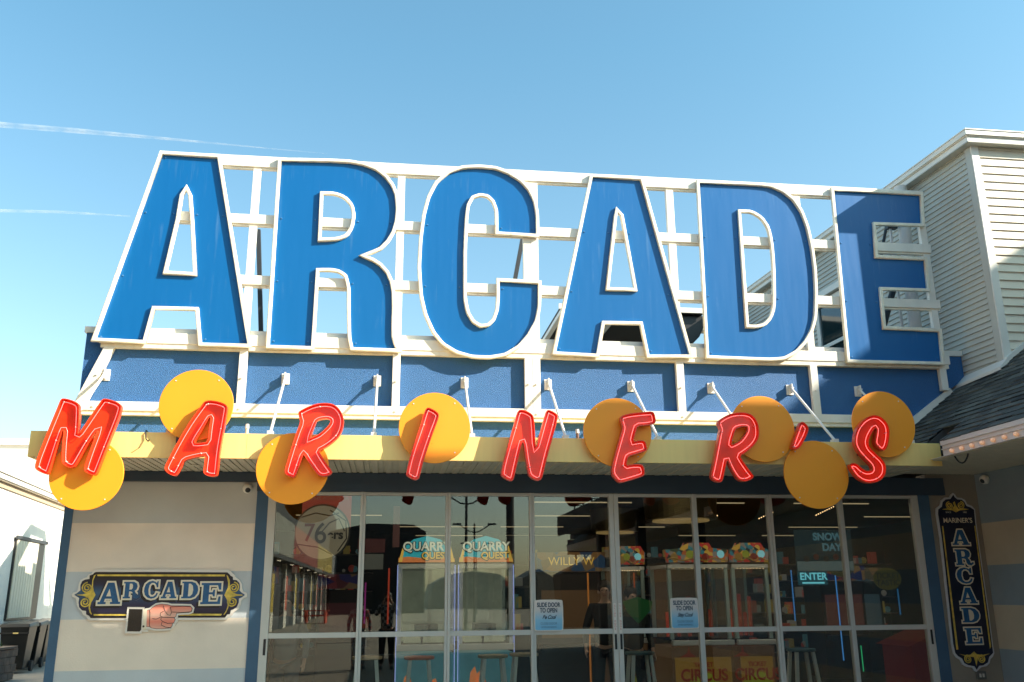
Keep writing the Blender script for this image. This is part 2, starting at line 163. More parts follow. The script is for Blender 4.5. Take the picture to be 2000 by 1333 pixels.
POST = mat('post_blue', (.055, .125, .21), .6, var=.12, bump=.1, bscale=30)
ALU = mat('door_aluminium', (.62, .60, .54), .42, metal=.0, var=.05)
BLACK = mat('black_plastic', (.012, .012, .013), .4)
RUB = mat('dark_rubber', (.02, .02, .02), .7)
DISC = mat('disc_orange', (1.0, .34, .012), .5, var=.03, vscale=2); weather(DISC, (.75, .30, .06), .5)
RED = mat('neon_red_paint', (.86, .036, .004), .34, spec=.5, coat=.12, var=.1, vscale=7)
REDS = mat('neon_red_return', (.84, .06, .015), .35, coat=.15)
NEON = mat('neon_tube', (.9, .25, .22), .3, emit=(1, .13, .12), es=1.1)
ZINC = mat('zinc_white', (.72, .70, .66), .4, var=.08)
GLASS = glassmat('door_glass', (.86, .89, .86), .030)
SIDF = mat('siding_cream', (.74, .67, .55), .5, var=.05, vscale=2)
SIDL = mat('siding_side_shaded', (.50, .50, .45), .5, var=.06, vscale=2)  # siding darkened and greyed; shade of the unlit side put into the colour
WINW = mat('window_white', (.78, .76, .70), .45)
SHIN = mat('roof_shingle', (.055, .062, .062), .85, bump=.6, bscale=60, var=.25, vscale=9)
n = SHIN.node_tree.nodes; l = SHIN.node_tree.links; b = n['Principled BSDF']; src = b.inputs['Base Color'].links[0].from_socket
gi = n.new('ShaderNodeNewGeometry'); cr = n.new('ShaderNodeValToRGB'); cr.color_ramp.elements[0].color = (.35, .38, .42, 1); cr.color_ramp.elements[1].color = (2.1, 2.0, 1.75, 1)
l.new(gi.outputs['Random Per Island'], cr.inputs[0]); mv = n.new('ShaderNodeVectorMath'); mv.operation = 'MULTIPLY'; l.new(src, mv.inputs[0]); l.new(cr.outputs[0], mv.inputs[1]); l.new(mv.outputs[0], b.inputs['Base Color'])
PARA = mat('coping_white', (.80, .76, .68), .4, var=.05)
DARK = mat('steel_dark', (.035, .04, .045), .5)
CONC = mat('alley_concrete', (.42, .35, .27), .85, bump=.2, var=.12)
STW = mat('white_stucco', (.84, .80, .73), .8, bump=.9, bscale=35, var=.04)
BIN = mat('bin_plastic', (.006, .007, .007), .38, var=.2)
GOLD = mat('gold_print', (.72, .52, .09), .35, var=.35, vscale=14)
CREAM = mat('cream_print', (.80, .72, .55), .4)
NAVY = mat('navy_print', (.008, .012, .035), .3, var=.3, vscale=5)
LBLUE = mat('letter_print_blue', (.012, .10, .24), .35, var=.2, vscale=20)
SKINP = mat('hand_print', (.82, .36, .26), .4)
ramp_z(SKINP, [(1.30, (.82, .40, .30)), (1.36, (.86, .25, .17)), (1.42, (.85, .50, .38)), (1.50, (.86, .27, .19))], .4, 1.25, 'LINEAR')
INK = mat('black_ink', (.012, .008, .01), .4)
WPRINT = mat('white_print', (.80, .74, .66), .4)
# boards of the walkway
def planks(name, c1, c2, w):
    m = mat(name, c1, .8, bump=.25, bscale=14); n = m.node_tree.nodes; l = m.node_tree.links; b = n['Principled BSDF']
    g = n.new('ShaderNodeTexCoord'); s = n.new('ShaderNodeTexBrick'); s.inputs['Color1'].default_value = (*c1, 1); s.inputs['Color2'].default_value = (*c2, 1)
    s.inputs['Mortar'].default_value = (.01, .01, .01, 1); s.inputs['Scale'].default_value = 1; s.inputs['Brick Width'].default_value = 3.2
    s.inputs['Row Height'].default_value = w; s.inputs['Mortar Size'].default_value = .008
    mp = n.new('ShaderNodeMapping'); mp.inputs['Rotation'].default_value = (0, 0, R(35)); l.new(g.outputs['Object'], mp.inputs[0]); l.new(mp.outputs[0], s.inputs['Vector'])
    l.new(s.outputs['Color'], b.inputs['Base Color']); return m
WOOD = planks('boardwalk_wood', (.24, .195, .14), (.31, .255, .185), .14)
# ------------------------------------------------------------------ object helpers
def tag(o, label=None, cat=None, group=None, kind=None):
    if label: o['label'] = label
    if cat: o['category'] = cat
    if group: o['group'] = group
    if kind: o['kind'] = kind
    return o
def link(o, parent=None):
    col.objects.link(o)
    if parent:
        o.parent = parent
        o.matrix_parent_inverse = Matrix.Identity(4)
        o.location = Vector(o.location) - origin(parent)
    return o
def origin(o):
    v = Vector(o.location)
    return v + origin(o.parent) if o.parent else v
def empty(name, loc, label, cat, group=None):
    o = bpy.data.objects.new(name, None); o.empty_display_size = .1; o.location = loc
    col.objects.link(o); tag(o, label, cat, group); return o
class MB:
    def __init__(s): s.v = []; s.f = []
    def poly(s, pts):
        i = len(s.v); s.v += [tuple(p) for p in pts]; s.f.append(tuple(range(i, i + len(pts)))); return s
    def box(s, x0, x1, y0, y1, z0, z1):
        i = len(s.v)
        s.v += [(x0, y0, z0), (x1, y0, z0), (x1, y1, z0), (x0, y1, z0), (x0, y0, z1), (x1, y0, z1), (x1, y1, z1), (x0, y1, z1)]
        s.f += [tuple(i + k for k in q) for q in ((0, 3, 2, 1), (4, 5, 6, 7), (0, 1, 5, 4), (1, 2, 6, 5), (2, 3, 7, 6), (3, 0, 4, 7))]; return s
    def hexa(s, p):  # 8 points: bottom four, top four
        i = len(s.v); s.v += [tuple(q) for q in p]
        s.f += [tuple(i + k for k in q) for q in ((0, 3, 2, 1), (4, 5, 6, 7), (0, 1, 5, 4), (1, 2, 6, 5), (2, 3, 7, 6), (3, 0, 4, 7))]; return s
    def tube(s, a, b, r, n=10, r2=None, caps=True):
        a = Vector(a); b = Vector(b); d = (b - a).normalized(); r2 = r if r2 is None else r2
        u = d.orthogonal().normalized(); v = d.cross(u); i = len(s.v)
        for p, rr in ((a, r), (b, r2)):
            for k in range(n): t = 2 * math.pi * k / n; s.v.append(tuple(p + (u * math.cos(t) + v * math.sin(t)) * rr))
        for k in range(n): s.f.append((i + k, i + (k + 1) % n, i + n + (k + 1) % n, i + n + k))
        if caps: s.f.append(tuple(i + k for k in range(n))[::-1]); s.f.append(tuple(i + n + k for k in range(n)))
        return s
    def ball(s, c, r, n=10, sz=1):
        i = len(s.v); m = n // 2
        for a in range(1, m):
            t = math.pi * a / m
            for k in range(n): p = 2 * math.pi * k / n; s.v.append((c[0] + r * math.sin(t) * math.cos(p), c[1] + r * math.sin(t) * math.sin(p), c[2] + sz * r * math.cos(t)))
        s.v += [(c[0], c[1], c[2] + sz * r), (c[0], c[1], c[2] - sz * r)]; T = len(s.v) - 2
        for a in range(m - 2):
            for k in range(n): s.f.append((i + a * n + k, i + (a + 1) * n + k, i + (a + 1) * n + (k + 1) % n, i + a * n + (k + 1) % n))
        for k in range(n): s.f.append((T, i + k, i + (k + 1) % n)); s.f.append((T + 1, i + (m - 2) * n + (k + 1) % n, i + (m - 2) * n + k))
        return s
    def prism(s, pts, z0, z1):  # outline in x,y
        i = len(s.v); n = len(pts); s.v += [(x, y, z0) for x, y in pts] + [(x, y, z1) for x, y in pts]
        s.f.append(tuple(i + k for k in range(n))[::-1]); s.f.append(tuple(i + n + k for k in range(n)))
        for k in range(n): s.f.append((i + k, i + (k + 1) % n, i + n + (k + 1) % n, i + n + k))
        return s
    def prismy(s, pts, y0, y1):  # outline in x,z
        i = len(s.v); n = len(pts); s.v += [(x, y0, z) for x, z in pts] + [(x, y1, z) for x, z in pts]
        s.f.append(tuple(i + k for k in range(n))); s.f.append(tuple(i + n + k for k in range(n))[::-1])
        for k in range(n): s.f.append((i + k, i + n + k, i + n + (k + 1) % n, i + (k + 1) % n))
        return s
    def build(s, name, m, parent=None, bevel=0, smooth=False):
        me = bpy.data.meshes.new(name)
        c = origin(parent) if parent else Vector((0, 0, 0))
        me.from_pydata([tuple(Vector(p) - c) for p in s.v], [], s.f); me.materials.append(m)
        bm = bmesh.new(); bm.from_mesh(me); bmesh.ops.recalc_face_normals(bm, faces=bm.faces)
        if bevel:
            es = [e for e in bm.edges if len(e.link_faces) == 2 and e.calc_face_angle(0) > .5]
            bmesh.ops.bevel(bm, geom=es, offset=bevel, segments=2, affect='EDGES', profile=.5)
        bm.to_mesh(me); bm.free()
        if smooth:
            for p in me.polygons: p.use_smooth = True
        o = bpy.data.objects.new(name, me); col.objects.link(o)
        if parent: o.parent = parent
        return o
def finish(o, name, m, parent):
    """a curve or modifier object becomes a plain mesh object"""
    col.objects.link(o); dg = bpy.context.evaluated_depsgraph_get(); dg.update()
    me = bpy.data.meshes.new_from_object(o.evaluated_get(dg)); mw = o.matrix_world.copy()
    bpy.data.objects.remove(o)
    me.transform(mw)
    if parent: me.transform(Matrix.Translation(-origin(parent)))
    me.materials.clear(); me.materials.append(m); me.name = name
    n = bpy.data.objects.new(name, me); col.objects.link(n)
    if parent: n.parent = parent
    return n
def area(l): return .5 * sum(l[i][0] * l[(i + 1) % len(l)][1] - l[(i + 1) % len(l)][0] * l[i][1] for i in range(len(l)))
def offs(l, d):
    """inset (d>0) a closed outline"""
    n = len(l); s = 1 if area(l) > 0 else -1; out = []
    for i in range(n):
        p0, p1, p2 = Vector(l[i - 1]), Vector(l[i]), Vector(l[(i + 1) % n])
        a = (p1 - p0).normalized(); b = (p2 - p1).normalized()
        na = Vector((-a.y, a.x)) * s; nb = Vector((-b.y, b.x)) * s; m = na + nb
        if m.length < 1e-4: m = na.copy()
        m.normalize(); k = d / max(.5, m.dot(na)); out.append(tuple(p1 + m * k))
    return out
def chaikin(l, it=1, q=.25):
    for _ in range(it):
        o = []
        for i in range(len(l)):
            a, b = Vector(l[i]), Vector(l[(i + 1) % len(l)]); o += [tuple(a * (1 - q) + b * q), tuple(a * q + b * (1 - q))]
        l = o
    return l
def resample(l, st):
    out = []
    for i in range(len(l)):
        a, b = Vector(l[i]), Vector(l[(i + 1) % len(l)]); n = max(1, int((b - a).length / st))
        out += [tuple(a.lerp(b, k / n)) for k in range(n)]
    return out
def plate(loops, y, t, name, m, parent=None, bevel=0):
    """filled outline(s) in the x,z plane: front face at y, thickness t going back"""
    cu = bpy.data.curves.new(name, 'CURVE'); cu.dimensions = '2D'; cu.fill_mode = 'BOTH'; cu.extrude = t / 2 - bevel
    if bevel: cu.bevel_depth = bevel; cu.offset = -bevel; cu.bevel_resolution = 2
    for l in loops:
        s = cu.splines.new('POLY'); s.points.add(len(l) - 1); s.use_cyclic_u = True
        for p, (x, z) in zip(s.points, l): p.co = (x, z, 0, 1)
    o = bpy.data.objects.new(name, cu); o.matrix_world = Matrix.Translation((0, y + t / 2, 0)) @ Matrix.Rotation(R(90), 4, 'X')
    return finish(o, name, m, parent)
def wire(paths, r, name, m, parent=None, cyclic=True, res=2):
    cu = bpy.data.curves.new(name, 'CURVE'); cu.dimensions = '3D'; cu.bevel_depth = r; cu.bevel_resolution = res
    for l in paths:
        s = cu.splines.new('POLY'); s.points.add(len(l) - 1); s.use_cyclic_u = cyclic
        for p, c in zip(s.points, l): p.co = (*c, 1)
    o = bpy.data.objects.new(name, cu); n = finish(o, name, m, parent)
    for p in n.data.polygons: p.use_smooth = True
    return n
def text(s, h, x, y, z, name, m, parent=None, t=.003, sx=1, shear=0, align='CENTER', rotz=0, vert=False, bold=0, sp=1):
    cu = bpy.data.curves.new(name, 'FONT'); cu.body = s; cu.size = h * 1.37; cu.align_x = align; cu.align_y = 'CENTER'; cu.extrude = t / 2; cu.shear = shear
    cu.space_line = .8; cu.offset = bold; cu.space_character = sp
    o = bpy.data.objects.new(name, cu)
    o.matrix_world = Matrix.Translation((x, y, z)) @ Matrix.Rotation(rotz, 4, 'Z') @ Matrix.Rotation(R(90), 4, 'X') @ (Matrix.Rotation(R(-90), 4, 'Z') if vert else Matrix.Identity(4)) @ Matrix.Diagonal((sx, 1, 1, 1))
    return finish(o, name, m, parent)
def copy_tree(o, parent=None):
    c = o.copy(); col.objects.link(c)
    if parent: c.parent = parent
    for ch in list(o.children): copy_tree(ch, c)
    return c
def circ(cx, cz, r, n=96): return [(cx + r * math.cos(2 * math.pi * k / n), cz + r * math.sin(2 * math.pi * k / n)) for k in range(n)]

# ================================================================== SETTING
g = MB().poly([(-60, -400, -.02), (60, -400, -.02), (60, -.3, -.02), (-60, -.3, -.02)]).build('boardwalk', WOOD); tag(g, kind='structure')
g = MB().poly([(-800, -900, -.06), (800, -900, -.06), (800, 900, -.06), (-800, 900, -.06)]).build('ground', CONC); tag(g, kind='structure')
g = MB().poly([(-14, -.3, -.016), (-3.3, -.3, -.016), (-3.3, 60, -.016), (-14, 60, -.016)]).build('alley_pavement', CONC); tag(g, kind='structure')

g = MB().poly([(-3.3, -5.2, -.008), (7.2, -5.2, -.008), (7.2, -.3, -.008), (-3.3, -.3, -.008)]).build('bounce_pavement', mat('bounce_apron_pale', (.66, .57, .45), .85, bump=.2, var=.08)); tag(g, kind='structure')  # pale apron added out of view to bounce light onto wall and soffit
# ================================================================== ARCADE BUILDING
arc = empty('arcade_building', (1.8, 0, 0), 'blue stucco arcade building with striped lower walls, yellow canopy and glass sliding doors', 'building')
bl = [(.0, (.56, .59, .60)), (.872, (.85, .73, .60)), (1.377, (.56, .59, .60)), (1.874, (.85, .73, .60)), (2.379, (.56, .55, .51))]
STRIPE = ramp_z(mat('striped_wall', (.6, .5, .4), .75, bump=.12, bscale=60), bl, 3.2)
MB().box(-3.40, -1.47, 0, .2, 0, 2.84).build('striped_wall', STRIPE, arc)
p = MB().box(-3.492, -3.40, -.012, .25, 0, 2.84).build('corner_post', POST, arc)
MB().box(-3.488, -3.40, .25, 14, 0, 4.5).build('side_wall', STUCD, arc)
MB().box(-1.47, -1.345, -.015, .2, 0, 2.74).build('door_post', POST, arc)
MB().box(6.44, 6.58, -.02, .2, 0, 2.74).build('door_post', POST, arc)
ENDSH = mat('end_wall_shaded', (.30, .27, .215), .75, bump=.15, bscale=60, var=.06)  # same wall paint darkened, with the end wall's shade in it
MB().box(6.58, 7.24, 0, .2, 0, 3.0).build('end_wall', ENDSH, arc)
MB().box(-3.492, 6.78, -.055, .2, 2.842, 2.947).build('head_beam', SLATE, arc)
MB().box(-1.47, 6.78, -.06, .2, 2.74, 2.8418).build('door_head', SLATE, arc)
# stucco wall above the canopy, its coping and the rising trim against the roof of the wing
MB().prismy([(-3.488, 3.0), (6.0, 3.0), (6.0, 3.36), (7.30, 4.235), (7.30, 4.53), (-3.488, 4.53)], 0, .2).build('stucco_wall', STUC, arc)
MB().box(-3.488, 5.5, .2, 14, 4.40, 4.48).build('roof_deck', CONC, arc)
MB().box(-3.51, 7.33, -.02, .24, 4.532, 4.60).build('coping', PARA, arc)
MB().hexa([(5.98, -.05, 3.345), (6.03, -.05, 3.27), (6.03, -.002, 3.27), (5.98, -.002, 3.345), (7.05, -.05, 4.10), (7.10, -.05, 4.02), (7.10, -.002, 4.02), (7.05, -.002, 4.10)]).build('rake_trim', WHITE, arc)
# canopy: soffit of ribbed panels, roof, yellow fascia
sf = MB(); x = -3.5
sf.box(-3.5, 6.08, -1.08, -.001, 2.962, 2.97)
while x < 6.07:
    sf.box(x, x + .062, -1.08, -.06, 2.949, 2.9618); sf.box(x + .074, x + .12, -1.08, -.06, 2.952, 2.9618); x += .15
sf.build('soffit', SOF, arc)

fas = MB().box(-3.53, 6.11, -1.115, -1.085, 2.945, 3.20).build('canopy_fascia', YEL, arc, bevel=.004)
MB().box(-3.53, 6.11, -1.085, -.9, 3.19, 3.205).box(-3.53, 6.11, -.9, 0, 3.185, 3.2).build('canopy_roof', YEL, arc)
MB().box(-3.535, -3.50, -1.085, 0, 2.945, 3.19).build('canopy_end', YEL, arc)
SM = mat('seam', (.5, .42, .2), .6)
for x in (-1.45, .37, 2.15, 4.02, 5.35): MB().box(x, x + .003, -1.1165, -1.114, 2.95, 3.195).build('fascia_seam', SM, fas)
for x in (-2.05, .75, 2.35, 3.45): MB().tube((x, -.55, 2.945), (x, -.55, 2.9485), .07, 16).build('soffit_lamp_cover', SOF, arc)
# sliding glass doors
ED = [-1.345, -.295, .668, 1.634, 2.602, 3.585, 4.52, 5.425, 6.44]
def door(i):
    x0, x1 = ED[i], ED[i + 1]; y = 0 if i % 2 == 0 else .012
    a = .088 if i == 0 else .03; b = .088 if i == 7 else .03
    if i == 3: b = .055
    if i == 4: a = .055
    m = MB().box(x0 + .001, x0 + a, y - .02, y + .05, .02, 2.739).box(x1 - b, x1 - .001, y - .02, y + .05, .02, 2.739)
    for z0, z1 in ((.02, .2), (1.168, 1.222), (2.70, 2.738)): m.box(x0 + a, x1 - b, y - .012, y + .045, z0, z1)
    d = m.build('sliding_door', ALU, arc, bevel=.003)
    for z0, z1 in ((.2, 1.168), (1.222, 2.70)): MB().box(x0 + a, x1 - b, y + .012, y + .018, z0, z1).build('pane', GLASS, d)
    if i in (0, 3, 4, 7):
        hx = {0: x0 + .058, 3: x1 - .03, 4: x0 + .03, 7: x1 - .045}[i]
        MB().box(hx - .013, hx + .013, y - .028, y - .02, 1.0, 1.165).build('handle', BLACK, d, bevel=.003)
    if i in (3, 4):
        hx = x1 - .03 if i == 3 else x0 + .03
        MB().box(hx - .015, hx + .015, y - .0215, y - .0202, 1.175, 1.50).build('sticker', WPRINT, d)
        RI = mat('red_ink', (.5, .03, .02), .5)
        k = 0
        for ch in 'SLIDE DOOR':
            if ch != ' ': text(ch, .02, hx, y - .0218, 1.47 - k * .028, 'sticker_letter', RI, d, t=.0006)
            k += 1
    return d
for i in range(8): door(i)
# shell of the hall behind the glass
INW = mat('hall_wall', (.02, .018, .018), .8, var=.3); INF = mat('hall_carpet', (.012, .010, .012), .9, var=.4); INC = mat('hall_ceiling', (.05, .045, .04), .8)
MB().box(-3.3, 13.5, .25, 17, -.03, -.002).build('hall_floor', INF, arc)
MB().box(-3.3, 13.5, .21, 17, 3.38, 3.42).build('hall_ceiling', INC, arc)
MB().box(-3.3, 13.5, 17, 17.1, 0, 3.38).build('hall_back_wall', INW, arc)
MB().box(13.5, 13.6, .25, 17, 0, 3.38).build('hall_side_wall', INW, arc)
MB().box(-3.39, -3.3, .25, 17, 0, 3.38).build('hall_side_wall', INW, arc)
MB().box(-1.345, 6.44, .205, .215, 2.742, 3.38).build('hall_header', INW, arc)
MB().box(7.3, 13.5, .21, .24, 0, 3.38).build('hall_front_wall', INW, arc)
LS = mat('ceiling_strip_light', (.8, .7, .5), .5, emit=(1, .74, .42), es=.16)
for y, zz in ((6.3, 3.25), (9.3, 3.25), (12.6, 3.25), (15.6, 3.22)):
    for k in range(6):
        x = -2.6 + k * 2.55 + (y % 2) * .5
        if random.random() < .6: tag(MB().box(x, x + random.uniform(1.5, 2.2), y, y + .05, zz, zz + .018).build('strip_light', LS, arc))

LF = mat('added_front_strip', (.8, .75, .65), .5, emit=(1, .86, .68), es=7)  # emitters added out of view behind the header to brighten stools and machines
for x in (-1.2, .7, 2.6, 4.5, 6.2): MB().box(x - .55, x + .55, 1.25, 1.38, 3.30, 3.36).build('strip_light', LF, arc)
# ================================================================== BIG SIGN: FRAME AND LETTERS
fr = empty('sign_scaffold', (1.8, 0, 3.6), 'white steel grid frame carrying the six giant blue letters above the stucco wall', 'scaffold')
F0, F1 = -.085, -.012
def beam(m, x0, x1, z0, z1, y0=F0, y1=F1): m.box(x0, x1, y0, y1, z0, z1); return m
for x0, x1, z0, z1 in ((-2.55, 7.04, 6.675, 6.82), (-2.6, 7.04, 5.925, 6.045), (-2.9, 7.06, 5.15, 5.268)):
    b = beam(MB(), x0, x1, z0, z1).build('rail', WHITE, fr, bevel=.004)
    MB().box(x0 + .01, x1 - .01, F0 + .02, F1 - .01, z0 - .025, z0 - .001).build('rail_lip', TRIM, b)
b = MB().box(-3.33, 7.08, F0, F1 - .02, 4.40, 4.53).build('rail', WHITE, fr, bevel=.004); MB().box(-3.3, 7.06, F0 + .01, -.002, 4.345, 4.399).build('rail_lip', TRIM, b)
b = MB().box(-3.5, 6.02, F0, -.002, 3.615, 3.72).build('rail', WHITE, fr, bevel=.004); MB().box(-3.5, 5.99, F0 + .015, -.003, 3.57, 3.614).build('rail_lip', TRIM, b)
for xs in ((-1.765, -1.675), (-.01, .08), (1.56, 1.653), (1.655, 1.75), (3.44, 3.535), (5.175, 5.268), (6.925, 7.015)):
    zz = [(3.721, 4.344), (4.531, 5.124), (5.269, 5.899), (6.046, 6.649)]
    if xs[0] > 6: zz[0] = (4.06, 4.344)
    m = MB()
    for z0, z1 in zz: m.box(xs[0], xs[1], F0 + .006, F1 - .004, z0, z1)
    m.build('post', WHITE, fr, bevel=.003)
m = MB().hexa([(-3.50, F0 + .004, 3.721), (-3.375, F0 + .004, 3.721), (-3.375, -.01, 3.721), (-3.50, -.01, 3.721), (-3.26, F0 + .004, 4.344), (-3.15, F0 + .004, 4.344), (-3.15, -.01, 4.344), (-3.26, -.01, 4.344)])
m.build('slanted_post', WHITE, fr, bevel=.003)
bt = MB().ball((0, 0, 0), .016, 8)
for xs in (-3.3, -1.72, .035, 1.607, 1.70, 3.49, 5.22):
    for z in (3.66, 4.02): MB().tube((xs, F0 - .012, z), (xs, F0 + .002, z), .012, 8).build('frame_bolt', ZINC, fr)
# back braces
for x0, z0, x1, z1 in ((-1.67, 4.5, -1.83, 6.3), (1.38, 4.5, 1.72, 6.35), (3.46, 4.5, 3.36, 6.15)):
    MB().hexa([(x0 - .028, 1, z0), (x0 + .028, 1, z0), (x0 + .028, 1.06, z0), (x0 - .028, 1.06, z0), (x1 - .028, 1, z1), (x1 + .028, 1, z1), (x1 + .028, 1.06, z1), (x1 - .028, 1.06, z1)]).build('back_brace', DARK, fr)

ORD = ['first', 'second', 'third', 'fourth', 'fifth', 'sixth']
BL = [('giant blue letter A at the left end of the rooftop sign', 'A'), ('giant blue letter R between the leftmost A and the C', 'R'), ('giant rounded blue letter C in the middle of the rooftop sign', 'C'),
      ('giant blue letter A between the C and the D', 'A'), ('giant blue letter D with scuffed face, beside the E', 'D'), ('giant blue letter E half in shadow at the right end', 'E')]
bolt = MB().ball((0, 0, 0), .011, 8)
def inside(l, x, z):
    c = False
    for i in range(len(l)):
        (x1, z1), (x2, z2) = l[i - 1], l[i]
        if (z1 > z) != (z2 > z) and x < (x2 - x1) * (z - z1) / (z2 - z1) + x1: c = not c
    return c
bolt_me = None
for (ch, outer, hole), (lab, _) in zip(D['big'], BL):
    if ch in 'RCD':
        pts = outer; o2 = []
        for i in range(len(pts)):   # round the curved runs, keep the straight corners
            a, b, c = Vector(pts[i - 1]), Vector(pts[i]), Vector(pts[(i + 1) % len(pts)])
            ang = (b - a).angle(c - b)
            if ang < .75 and (b - a).length < 1.3 and (c - b).length < 1.3:
                o2 += [tuple(b.lerp(a, .25)), tuple(b.lerp(a, .08).lerp(b.lerp(c, .08), .5)), tuple(b.lerp(c, .25))]
            else: o2.append(pts[i])
        outer = o2
        if hole:
            pts = hole; o2 = []
            for i in range(len(pts)):
                a, b, c = Vector(pts[i - 1]), Vector(pts[i]), Vector(pts[(i + 1) % len(pts)])
                o2 += [tuple(b.lerp(a, .2)), tuple(b.lerp(c, .2))] if (b - a).angle(c - b) < .75 else [pts[i]]
            hole = o2
    cx = sum(p[0] for p in outer) / len(outer); zb = min(p[1] for p in outer)
    L = empty('sign_letter', (cx, -.10, zb), lab, 'sign letter', 'giant blue letters of the rooftop sign')
    fo = offs(outer, .012); fh = [offs(hole, -.012)] if hole else []
    plate([fo] + fh, -.098, .010, 'face', BLUE, L)
    # rim: trough-like border standing proud of the face
    rims = [[outer, offs(outer, .043)]] + ([[hole, offs(hole, -.043)]] if hole else [])
    for rr in rims: plate(rr, -.138, .048, 'rim', TRIM, L, bevel=.009)
    me = None
    for z in (6.72, 6.0, 5.2, 4.46):
        xs = []
        for lp in [outer] + ([hole] if hole else []):
            for i in range(len(lp)):
                (x1, z1), (x2, z2) = lp[i - 1], lp[i]
                if (z1 > z) != (z2 > z): xs.append((x2 - x1) * (z - z1) / (z2 - z1) + x1)
        xs.sort()
        for a, b in zip(xs[::2], xs[1::2]):
            for x in ({a + .085, b - .085} if b - a < 1.0 else (a + .085, b - .085)):
                if b - a > .2:
                    if bolt_me is None:
                        o = bolt.build('bolt', mat('bolt_blue', (.1, .3, .6), .2, metal=.6), None); bolt_me = o.data; bpy.data.objects.remove(o)
                    o = bpy.data.objects.new('bolt', bolt_me); col.objects.link(o); o.parent = L; o.location = Vector((x, -.100, z)) - Vector(L.location)

# ================================================================== RED NEON LETTERS AND ORANGE DISCS
RL = ['red neon letter M over the lowest left disc', 'red neon letter A overlapping the high disc left of the canopy', 'red neon letter R in sunlight, third from the left, over a low disc', 'single slanted red neon letter I on the central disc',
      'red neon letter N hung on the canopy between two discs', 'red neon letter E in shade over an orange disc', 'red neon letter R in shade, between the E and the apostrophe', 'small red neon apostrophe between R and S', 'red neon letter S at the right end, over the rightmost disc']
def cusp(l):
    return chaikin(l, 1, .22)
for (ch, outer, hole), lab in zip(D['red'], RL):
    outer = cusp(outer); hole = cusp(hole) if hole else None
    cx = sum(p[0] for p in outer) / len(outer); zb = min(p[1] for p in outer)
    L = empty('neon_letter', (cx, -1.24, zb), lab, 'neon letter', 'red neon letters along the canopy')
    lo = [outer] + ([hole] if hole else [])
    plate([offs(outer, .003)] + ([offs(hole, -.003)] if hole else []), -1.24, .008, 'back_panel', RED, L)
    plate([outer, offs(outer, .007)], -1.297, .062, 'return', REDS, L)
    if hole: plate([hole, offs(hole, -.007)], -1.297, .062, 'return', REDS, L)
    nd = .032; p1 = [[(x, -1.279, z) for x, z in offs(outer, nd)]]
    if hole: p1.append([(x, -1.279, z) for x, z in offs(hole, -.026)])
    tb = wire(p1, .0032, 'neon_tube', NEON, L)
    # tube stand-offs
    pts = offs(outer, nd)
    for k in range(0, len(pts), max(3, len(pts) // 9)):
        x, z = pts[k]; MB().tube((x, -1.275, z), (x, -1.24, z), .005, 6).ball((x, -1.281, z), .008, 6).build('tube_support', mat('glass_support', (.75, .6, .55), .2) if 'glass_support' not in bpy.data.materials else bpy.data.materials['glass_support'], L)
    # fixing arms reaching back to the fascia
    zc = 3.07
    ins = [x for x in [outer[0][0] + k * .02 - .6 for k in range(80)] if inside(outer, x, zc) and not (hole and inside(hole, x, zc))]
    if ins: x = ins[len(ins) // 2]; MB().box(x - .02, x + .02, -1.232, -1.117, zc - .02, zc + .02).build('fixing_arm', DARK, L)
DL = ['lowest left orange disc, behind the letter M', 'orange disc standing high behind the sunlit letter A', 'low orange disc behind the sunlit letter R', 'central orange disc behind the letter I',
      'orange disc behind the letter E', 'orange disc between the shaded R and the apostrophe', 'low orange disc with no letter on it, below the apostrophe', 'rightmost orange disc, behind the letter S']
for (x, z, r), lab in zip(D['disc'], DL):
    o = empty('disc', (x, -1.2, z - r), lab, 'disc', 'orange discs along the canopy')
    for a in (.9, 2.3, 4.0, 5.4):
        MB().tube((x + r * .9 * math.cos(a), -1.204, z + r * .9 * math.sin(a)), (x + r * .9 * math.cos(a), -1.199, z + r * .9 * math.sin(a)), .007, 8).build('screw', ZINC, o)
    plate([circ(x, z, r, 128)], -1.20, .022, 'disc_panel', DISC, o, bevel=.003)
    m = MB(); zz = min(max(z, 3.0), 3.14)
    for dx in (-.15, .15): m.box(x + dx - .02, x + dx + .02, -1.178, -1.117, zz - .05, zz + .03)
    m.build('bracket', DARK, o)

CL = ['left of the letter A', 'under the sunlit R', 'beside the letter I', 'beside the letter N', 'under the letter E', 'beside the apostrophe']
for x, q in zip((-2.45, -.72, .35, 1.55, 2.62, 4.3), CL):
    o = empty('power_cable', (x, -1.12, 3.2), 'thin black cable looping over the canopy edge ' + q, 'cable', 'thin cables of the neon letters')
    wire([[(x, -.9, 3.21), (x, -1.08, 3.225), (x + .01, -1.13, 3.19), (x + .02, -1.13, 3.13), (x + .05, -1.16, 3.10), (x + .07, -1.2, 3.11)]], .006, 'cable_run', RUB, o, cyclic=False)
